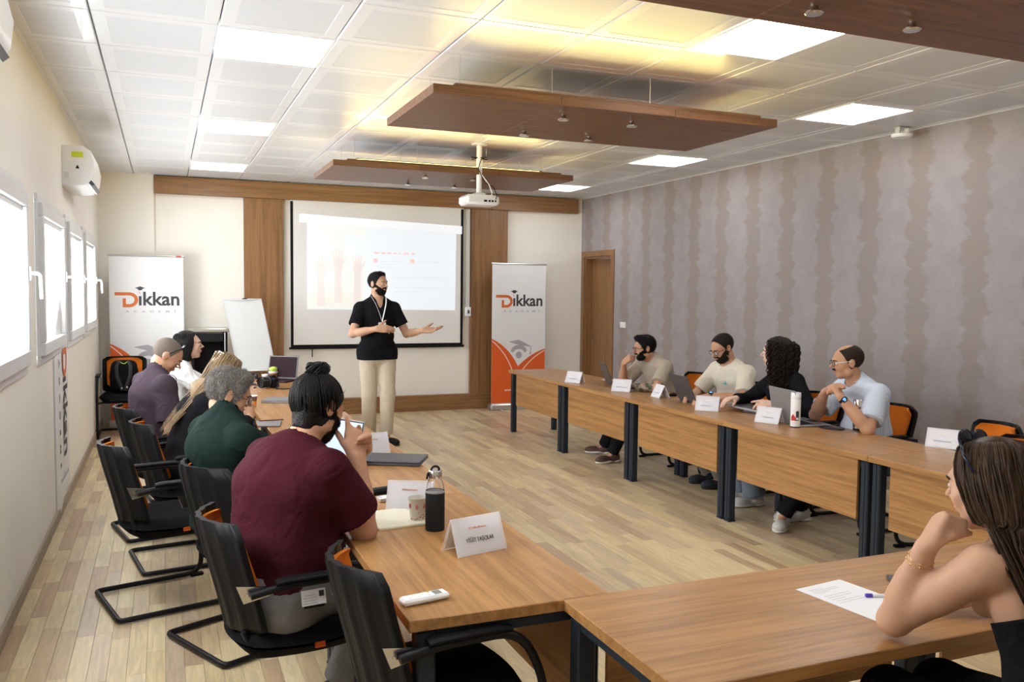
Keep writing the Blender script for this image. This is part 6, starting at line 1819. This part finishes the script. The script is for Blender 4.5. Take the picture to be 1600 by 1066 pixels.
def mext(f):
    b = V3(f.P[0], f.P[1], 0); c = V3(.475, 2.985, .615)-b
    yaw = math.radians(8); Mb = Matrix.Translation(Vector(c)) @ Matrix.Rotation(yaw, 4, 'Z') @ Matrix.Rotation(math.radians(-18), 4, 'X')
    m = MB(); m.box((0, 0, 0), (.088, .003, .054), Mb, b=.001); m.build('badge_card', PAPER, f.root)
    m = MB(); m.box((.028, -.0022, .010), (.018, .001, .020), Mb); m.build('badge_photo', INK, f.root)
    m = MB(); [m.box((-.014, -.0022, .008-.009*k), (.05 if k else .035, .001, .0022), Mb) for k in range(4)]; m.build('badge_print', INKG, f.root)
    m = MB(); m.box((0, .001, -.030), (.075, .005, .010), Mb, b=.002); m.build('badge_clip', BLK, f.root)
figure('man in a maroon t-shirt with a black hair bun, hands clasped over the table', f,
       R=dict(w=V3(.690, 3.275, 1.045), d=V3(-.02, .30, .95), n=V3(-.15, .93, -.28), pole=V3(.35, .05, -1), curls=[(20, 24, 12), (52, 58, 20), (60, 62, 20), (66, 62, 20)], spread=8, thumb=(30, .15, 12)),
       L=dict(w=V3(.715, 3.395, 1.045), d=V3(.30, -.78, .50), n=V3(-.90, -.38, -.05), pole=V3(.3, .25, -1), curls=[(22, 48, 30), (26, 50, 30), (30, 52, 30), (34, 52, 30)], spread=8, thumb=(30, .1, 12)),
       feet=[(.66, 3.42, .09), (.78, 3.66, .09)], girth=1.26, belly=.75, skin=SK2, h=.0058, armr=1.18, jaw=1.1,
       top=dict(mat=CL_MAROON, grow=.018, sleeve=.72, hem=-.055, neck=.064, loose=.022), pants=dict(mat=CL_GREYT, grow=.022, amp=.007, wide=.012, waist=.11), shoes=dict(mat=SHOE_B, sole=SOLE_B), hair=bun, beard=lambda f: beard_(f, .009, L=.013, mat=HBLK), extra=mext, fold=.006, seed=3)

# 3 ---- green shirt man
f = skeleton(.275, 4.35, 27, 1.05, hipz=.54, lean=(-10, -4, 18), neck=34, twist=-2, head=(8, 20, 6), shw=.176, headoff=(-.07, .01, -.035), shrug=(-.02, -.02))
def gh(f): hshell(f, .010, dict(n=5200, L=.019, comb=(.2, -.2, .2), lift=.55, rad=.0013, seg=4, curl=.35, jit=.9, seed=3), ((0, .070, .074), (.74, -.67)), mat=HGREY, amp=.006, h=.0055, fr=(70, 120, 190), extra=lambda g, f: g.ell(f.L(0, .04, .10), V3(.06, .05, .03), .02, False, f.R))
figure('man in a dark green t-shirt with curly grey hair and glasses, hand at his mouth', f,
       R=dict(w=V3(.62, 4.56, .80), d=V3(.9, .4, -.02), n=V3(0, 0, -1), pole=V3(.5, -.6, -.4), curl=(14, 20, 12)),
       L=dict(w=V3(.340, 4.56, .945), d=V3(-.28, -.16, .94), n=V3(-.75, -.2, -.3), pole=V3(.4, .5, -.9), curls=[(30, 40, 20), (34, 44, 20), (40, 46, 20), (44, 46, 20)]),
       feet=[(.78, 4.42, .09), (.76, 4.72, .09)], girth=1.10, belly=.3, skin=SK2, h=.0065, armr=1.08, jaw=1.02, nose=1.0,
       top=dict(mat=CL_GREEN, grow=.018, sleeve=.74, hem=.0, collar=True, neck=.062, loose=.012), pants=dict(mat=CL_DARKT), shoes=dict(mat=SHOE_B, sole=SOLE_B), hair=gh, extra=lambda f: glasses(f, DGREY), fold=.006, seed=4)

# 4 ---- woman with the hair clip
f = skeleton(.085, 5.66, 5, 1.0, lean=(6, 18, 34), neck=46, head=(25, 30, 0), shw=.155, female=True)
def clip(f):
    c = f.L(0, -.085, .075)-V3(f.P[0], f.P[1], 0); m = MB()
    for q in (-1, 1):
        for k in range(4): m.tube([tuple(c+f.R[0]*q*.012+f.R[2]*(.02-.014*k)*1.0-f.R[1]*.012), tuple(c+f.R[0]*q*.034+f.R[2]*(.02-.014*k)-f.R[1]*.028), tuple(c+f.R[0]*q*.040+f.R[2]*(.02-.014*k)+f.R[1]*.012)], .0045, 6)
    m.tube([tuple(c-f.R[1]*.016+f.R[2]*.03), tuple(c-f.R[1]*.016-f.R[2]*.03)], .010, 8)
    m.build('hair_clip', PVCW, f.root, smooth=True)
figure('woman with long light brown hair and a white claw clip, leaning on the table', f,
       R=dict(w=V3(.50, 5.62, .88), d=V3(.1, .25, .9), n=V3(-.9, .3, 0), pole=V3(.3, -.4, -1)), L=dict(w=V3(.50, 5.76, .88), d=V3(.1, -.25, .9), n=V3(-.9, -.3, 0), pole=V3(.3, .4, -1)),
       feet=[(.55, 5.55, .09), (.55, 5.78, .09)], girth=1.0, skin=SK1, h=.008,
       top=dict(mat=CL_BLACK, grow=.014, long=True, neck=.058), pants=dict(mat=CL_DARKT), shoes=dict(mat=SHOE_B, sole=SOLE_B), hair=lambda f: long_hair(f, HBLD, 240, .30, seed=6, spread=.15, front=40), extra=clip, seed=5)

# 5 ---- dark purple shirt man
f = skeleton(-.10, 6.40, 22, 1.04, lean=(-5, 6, 18), neck=34, head=(2, 36, 0), shw=.174, headoff=(-.02, 0, -.015))
def brx(f):
    hshell(f, .0015, dict(n=5000, L=.0035, comb=(0, .5, -.2), lift=.6, rad=.0008, seg=1, seed=4), ((0, .055, .085), (.66, -.75)), mat=HBUZZ, amp=.0004)
    glasses(f, BLK, up=True)
    b = V3(f.P[0], f.P[1], 0); sh, el = f.sh[0], f.el[0]; ax = unit(el-sh)
    c0 = sh-f.S2*.045; m = MB(); pts = []
    up_ = unit(f.d3); 
    for i in range(13):
        a = -1.2+3.6*i/12; pts.append(tuple(c0+up_*math.cos(a)*.082+(-f.F2)*math.sin(a)*.082*1.0-b+f.S2*(.020+.03*math.cos(a))))
    m.tube(pts, .0035, 6); m.build('sleeve_piping', plain('mauve piping', (.45, .33, .42), .6), f.root, smooth=True)
figure('man in a dark purple polo with sunglasses pushed up on his shaved head', f,
       R=dict(w=V3(.27, 6.33, .70), d=V3(.9, .2, -.35), n=V3(-.3, 0, -1), pole=V3(-.6, -.5, -.6)), L=dict(w=V3(.24, 6.60, .70), d=V3(.9, -.1, -.35), n=V3(-.3, 0, -1), pole=V3(-.6, .5, -.6)),
       feet=[(.42, 6.42, .09), (.42, 6.68, .09)], girth=1.12, belly=.45, skin=SK2, h=.0075, armr=1.1, nose=1.02,
       top=dict(mat=CL_PURPLE, grow=.018, sleeve=.80, hem=.14, collar=True, loose=.014), pants=dict(mat=CL_DARKT), shoes=dict(mat=SHOE_B, sole=SOLE_B), extra=brx, seed=6, fold=.006)

# 6 ---- woman in white
f = skeleton(.095, 7.50, 6, .99, lean=(-2, 4, 10), neck=22, head=(-6, -6, 0), shw=.158, female=True)
def bob(f):
    s = f.s; b = V3(f.P[0], f.P[1], 0); g = Grid(f.H-.26*s, f.H+.24*s, .006)
    head_plain(g, f.H, f.R, s, .016*s, True)
    g.halfspace(f.L(0, .058, .080), f.R[1]*.88-f.R[2]*.48, .012)
    g.cone(f.L(0, -.030, .01), f.L(0, -.035, -.110), .088*s, .092*s, .03, side=f.R[0], flat=.80)
    g.halfspace(f.L(0, 0, -.125), -f.R[2]-f.R[1]*.2, .015)
    for q in (-1, 1): g.ell(f.L(q*.050, .055, -.045), V3(.05, .042, .075)*s, .01, True, f.R)
    g.cone(f.L(0, .03, -.09), f.L(0, .02, -.16), .055*s, .05*s, .01, sub=True)
    mk('hair', g.mesh(b, 'hair', HBLK, relax=1, wob=folds(.003, 2, (40, 80, 130))), f.root)
    long_hair(f, HBLK, 300, .03, shell=False, rad=.0040, seed=8, thmin=52, wave=.004, bob=.045)
figure('woman in a white jacket with a chin-length black bob, looking up to the right', f,
       R=dict(w=V3(.55, 7.40, .80), d=V3(.9, .3, -.1), n=V3(0, 0, -1), pole=V3(0, -1, -1)), L=dict(w=V3(.58, 7.62, .80), d=V3(.9, 0, -.1), n=V3(0, 0, -1), pole=V3(0, 1, -1)),
       feet=[(.5, 7.42, .09), (.5, 7.62, .09)], girth=1.0, bust=.9, skin=SK3, h=.0075,
       top=dict(mat=CL_WHITE, grow=.024, long=True, neck=.060, vneck=.09, amp=.005), pants=dict(mat=CL_DARKT), shoes=dict(mat=SHOE_B, sole=SOLE_B), hair=bob, seed=7, brow=HBLK, fold=.006)

# 7 ---- right row, tattooed forearm
f = skeleton(4.655, 7.27, 178, 1.03, lean=(8, 24, 36), neck=36, twist=6, head=(166, 8, 0), shw=.178, shrug=(-.0, -.02), headoff=(0, -.02, -.03))
def tat(f):
    b = V3(f.P[0], f.P[1], 0); g = Grid(f.wr[1]-.4, f.wr[1]+.4, .007); el, wr, ar = f.el[1], f.wr[1], f.s
    lo = np.minimum(el, wr)-.07; hi = np.maximum(el, wr)+.07; g = Grid(lo, hi, .005)
    g.cone(el, el*.45+wr*.55, .0395*ar, .0355*ar, .02); g.cone(el*.7+wr*.3, wr*.93+el*.07, .0415*ar, .0265*ar, .02, cap=1)
    m, nt, bs = new_mat('tattoo ink'); tc = nt.nodes.new('ShaderNodeTexCoord'); nz = nt.nodes.new('ShaderNodeTexNoise'); nz.inputs['Scale'].default_value = 26; nz.inputs['Detail'].default_value = 5; r = nt.nodes.new('ShaderNodeValToRGB')
    r.color_ramp.elements[0].position = .42; r.color_ramp.elements[0].color = (.055, .055, .035, 1); r.color_ramp.elements[1].position = .60; r.color_ramp.elements[1].color = (.34, .24, .15, 1)
    nt.links.new(tc.outputs['Object'], nz.inputs['Vector']); nt.links.new(nz.outputs[0], r.inputs[0]); nt.links.new(r.outputs[0], bs.inputs['Base Color']); bs.inputs['Roughness'].default_value = .55
    mk('forearm_tattoo', g.mesh(b, 'forearm_tattoo', m, relax=1), f.root)
figure('man in a beige polo with a tattooed forearm, chin resting on his fist', f,
       R=dict(w=V3(4.215, 7.375, 1.00), d=V3(.28, -.62, .55), n=V3(.55, .3, -.4), pole=V3(-.4, .5, -1), curls=[(72, 80, 40)]*4, thumb=(20, .5, 20)),
       L=dict(w=V3(4.135, 7.135, .795), d=V3(-.35, .9, -.05), n=V3(0, .0, -1), pole=V3(.7, -.8, -.1), curl=(18, 24, 14)),
       feet=[(4.27, 7.86, .09), (4.13, 7.42, .09)], footdir=[(-.85, .5, 0), (-.9, -.1, 0)], girth=1.04, belly=.2, skin=SK2, h=.0068,
       top=dict(mat=CL_BEIGE, grow=.017, sleeve=.78, collar=True, vneck=.06, loose=.014), pants=dict(mat=CL_DARKT), shoes=dict(mat=SHOE_BR, sole=SOLE_W),
       hair=lambda f: hshell(f, .009, dict(n=3600, L=.018, comb=(0, .3, .9), lift=.6, seed=5), ((0, .068, .080), (.76, -.65)), mat=HBLK, amp=.003, extra=lambda g, f: g.ell(f.L(0, .035, .108), V3(.055, .05, .025), .02, False, f.R)), beard=lambda f: beard_(f, .005, mat=HBLK),
       extra=lambda f: (glasses(f, BLK), tat(f)), seed=8, fold=.005, brow=HBLK)

# 8 ---- cream t-shirt man
f = skeleton(4.74, 6.24, 183, 1.05, hipz=.545, lean=(2, 12, 22), neck=30, twist=0, head=(180, 26, 0), shw=.188)
def cr2(f):
    glasses(f, BLK, r=.024); band(f, 1, .97, .031, BLK, 'wristwatch', w=.022, face=V3(-.2, -.6, 1))
    b = V3(f.P[0], f.P[1], 0); m = MB(); c = f.C+f.F2*.155*f.s-f.S2*.075*f.s-f.d3*.02-b
    Mb = Matrix([[-f.S2[i], f.d3[i], f.F2[i], c[i]] for i in range(3)]+[[0, 0, 0, 1]]); m.box((0, 0, .012), (.05, .012, .006), Mb); m.box((.012, .018, .012), (.010, .024, .006), Mb); m.build('shirt_print', plain('teal print', (.18, .42, .50), .6), f.root)
figure('man in a cream t-shirt with beard and glasses typing on the second laptop', f,
       R=dict(w=V3(4.31, 6.27, .825), d=V3(-.95, -.22, -.1), n=V3(0, 0, -1), pole=V3(.3, .9, -.5), curl=(30, 30, 16)),
       L=dict(w=V3(4.30, 6.05, .825), d=V3(-.95, .12, -.1), n=V3(0, 0, -1), pole=V3(.4, -.9, -.5), curl=(30, 30, 16)),
       feet=[(4.52, 6.36, .09), (4.50, 6.14, .09)], girth=1.16, belly=.55, skin=SK2, h=.0068, armr=1.12, jaw=1.05, nose=1.0,
       top=dict(mat=CL_CREAM, grow=.018, sleeve=.80, neck=.064, loose=.008), pants=dict(mat=CL_KHAKI), shoes=dict(mat=SHOE_N, sole=SOLE_B),
       hair=lambda f: hshell(f, .004, dict(n=4200, L=.007, comb=(0, .5, .2), lift=.6, seg=1, seed=6), ((0, .058, .088), (.74, -.67)), mat=HDK, amp=.001), beard=lambda f: beard_(f, .010, L=.013, mat=HDK), extra=cr2, seed=9, fold=.006)

# 9 ---- curly-haired woman
f = skeleton(4.70, 5.46, 172, 1.02, lean=(2, 12, 22), neck=26, twist=-6, head=(128, -2, 0), shw=.160, female=True)
def cw(f):
    curls(f, HCURL)
    f.HB('hair_pin', CHROME, lambda m: m.tube([(.03, .035, .128), (.045, .03, .125), (.06, .022, .118)], .005, 6))
figure('woman in black with a big mass of curly black hair', f,
       R=dict(w=V3(4.27, 5.66, .85), d=V3(-.9, -.2, 0), n=V3(0, 0, -1), pole=V3(.3, .8, -.6)),
       L=dict(w=V3(4.345, 5.26, .845), d=V3(-.86, .34, .1), n=V3(.3, .5, -.7), pole=V3(.5, -.8, -.6), curls=[(5, 10, 6), (30, 40, 20), (40, 50, 20), (46, 50, 20)]),
       feet=[(4.40, 5.72, .09), (4.36, 5.50, .09)], girth=1.08, bust=1.15, skin=SK3, h=.007,
       top=dict(mat=CL_BLACK, grow=.018, long=True, neck=.066, vneck=.16, amp=.005), pants=dict(mat=CL_JEANS, wide=.03), shoes=dict(mat=SHOE_W, sole=SOLE_W), hair=cw, seed=10, brow=HBLK)

# 10 ---- striped shirt man
f = skeleton(4.745, 4.70, 168, 1.05, hipz=.55, lean=(2, 14, 28), neck=30, twist=4, head=(152, 6, 0), shw=.184)
def bald(f):
    def top(g, f): g.ell(f.L(0, .040, .125), V3(.050, .090, .040)*f.s, .006, True, f.R)
    hshell(f, .0035, dict(n=3600, L=.006, comb=(0, .2, -.5), lift=.5, seg=1, seed=7), ((0, .048, .070), (.80, -.60)), mat=HDK, amp=.0008, top=top)
def r4x(f):
    moustache(f); glasses(f, BLK, r=.0235, temple=plain('white temple', (.75, .74, .70), .4)); band(f, 1, .90, .029, BLK, 'wristwatch', w=.026, face=V3(-.5, -.75, .3))
figure('man in a pale striped shirt with moustache and glasses, chin on folded hands, right row', f,
       R=dict(w=V3(4.375, 4.765, 1.005), d=V3(-.05, -.80, .52), n=V3(.15, -.45, -.8), pole=V3(-.5, .5, -1), curl=(18, 28, 16)),
       L=dict(w=V3(4.350, 4.585, .985), d=V3(.12, .66, .62), n=V3(-.15, .5, -.6), pole=V3(-.1, -.6, -1), curls=[(50, 60, 30)]*4),
       feet=[(4.40, 5.02, .09), (4.16, 4.92, .09)], footdir=[(-.9, .2, 0), (-.75, -.65, 0)], girth=1.10, belly=.4, skin=SK2, h=.0065, armr=1.1, nose=1.05,
       top=dict(mat=CL_STRIPE, grow=.019, sleeve=.78, collar=True, vneck=.07, loose=.014), pants=dict(mat=CL_DARKT), shoes=dict(mat=SHOE_W, sole=SOLE_W), hair=bald, extra=r4x, seed=11, fold=.007)

# 11 ---- woman in the foreground
f = skeleton(2.055, 1.375, 84, 1.05, lean=(6, 17, 27), neck=34, twist=4, head=(99, 10, 5), shw=.156, female=True, headoff=(-.045, -.030, -.025), hunch=(0, .0))
GOLD = plain('gold chain', (.80, .52, .25), .25, .9)
def fwx(f):
    long_hair(f, HBRN, 620, .46, rad=.0038, seed=3, wave=.007, thmin=56, spread=.145)
    glasses(f, plain('navy sunglasses', (.012, .02, .045), .15), up=True, r=.030)
    b = V3(f.P[0], f.P[1], 0)
    for t, tl in ((.80, .006), (.87, -.004)):
        e, w = f.el[1], f.wr[1]; c = e+(w-e)*t-b; n_ = unit(w-e+V3(tl, tl, 0)*5); a = unit(np.cross(n_, [1, 0, 0])); q = np.cross(n_, a); r = .0335 if t < .85 else .0315
        m = MB()
        for i in range(40):
            an = 2*PI*i/40; m.ball(tuple(c+(a*math.cos(an)+q*math.sin(an))*r+n_*.003*math.sin(an*3)), .0016 if i % 5 else .0028, 6, 4)
        m.tube([tuple(c+(a*math.cos(2*PI*i/30)+q*math.sin(2*PI*i/30))*r) for i in range(30)], .0009, 5, closed=True)
        m.build('bracelet', GOLD, f.root, smooth=True, ang=None)
    m = MB(); m.ball(tuple(f.L(-.079, -.010, -.030)-b), .0035, 8, 6); m.build('earring', GOLD, f.root, smooth=True)
figure('woman with long brown hair, bare shoulders and black top, seen from behind in the foreground', f,
       R=dict(w=V3(2.25, 1.76, .81), d=V3(-.6, .75, 0), n=V3(0, 0, -1), pole=V3(.9, -.3, -.5)),
       L=dict(ua=.318, fa=.252, w=V3(1.850, 1.630, 1.035), d=V3(.52, -.06, .85), n=V3(.72, -.45, -.42), pole=V3(-.05, .6, -.85), curls=[(78, 88, 45)]*4, thumb=(8, .6, 26)),
       feet=[(2.08, 1.80, .09), (1.90, 1.80, .09)], girth=1.04, bust=1.0, skin=SK1, h=.0052, armr=1.06,
       top=dict(mat=CL_BLACK, grow=.010, sleeve=0, strapless=-.045, hem=.16, amp=.002, name='black_top'), pants=dict(mat=CL_DARKT), shoes=dict(mat=SHOE_B, sole=SOLE_B), hair=None, extra=fwx, seed=12)
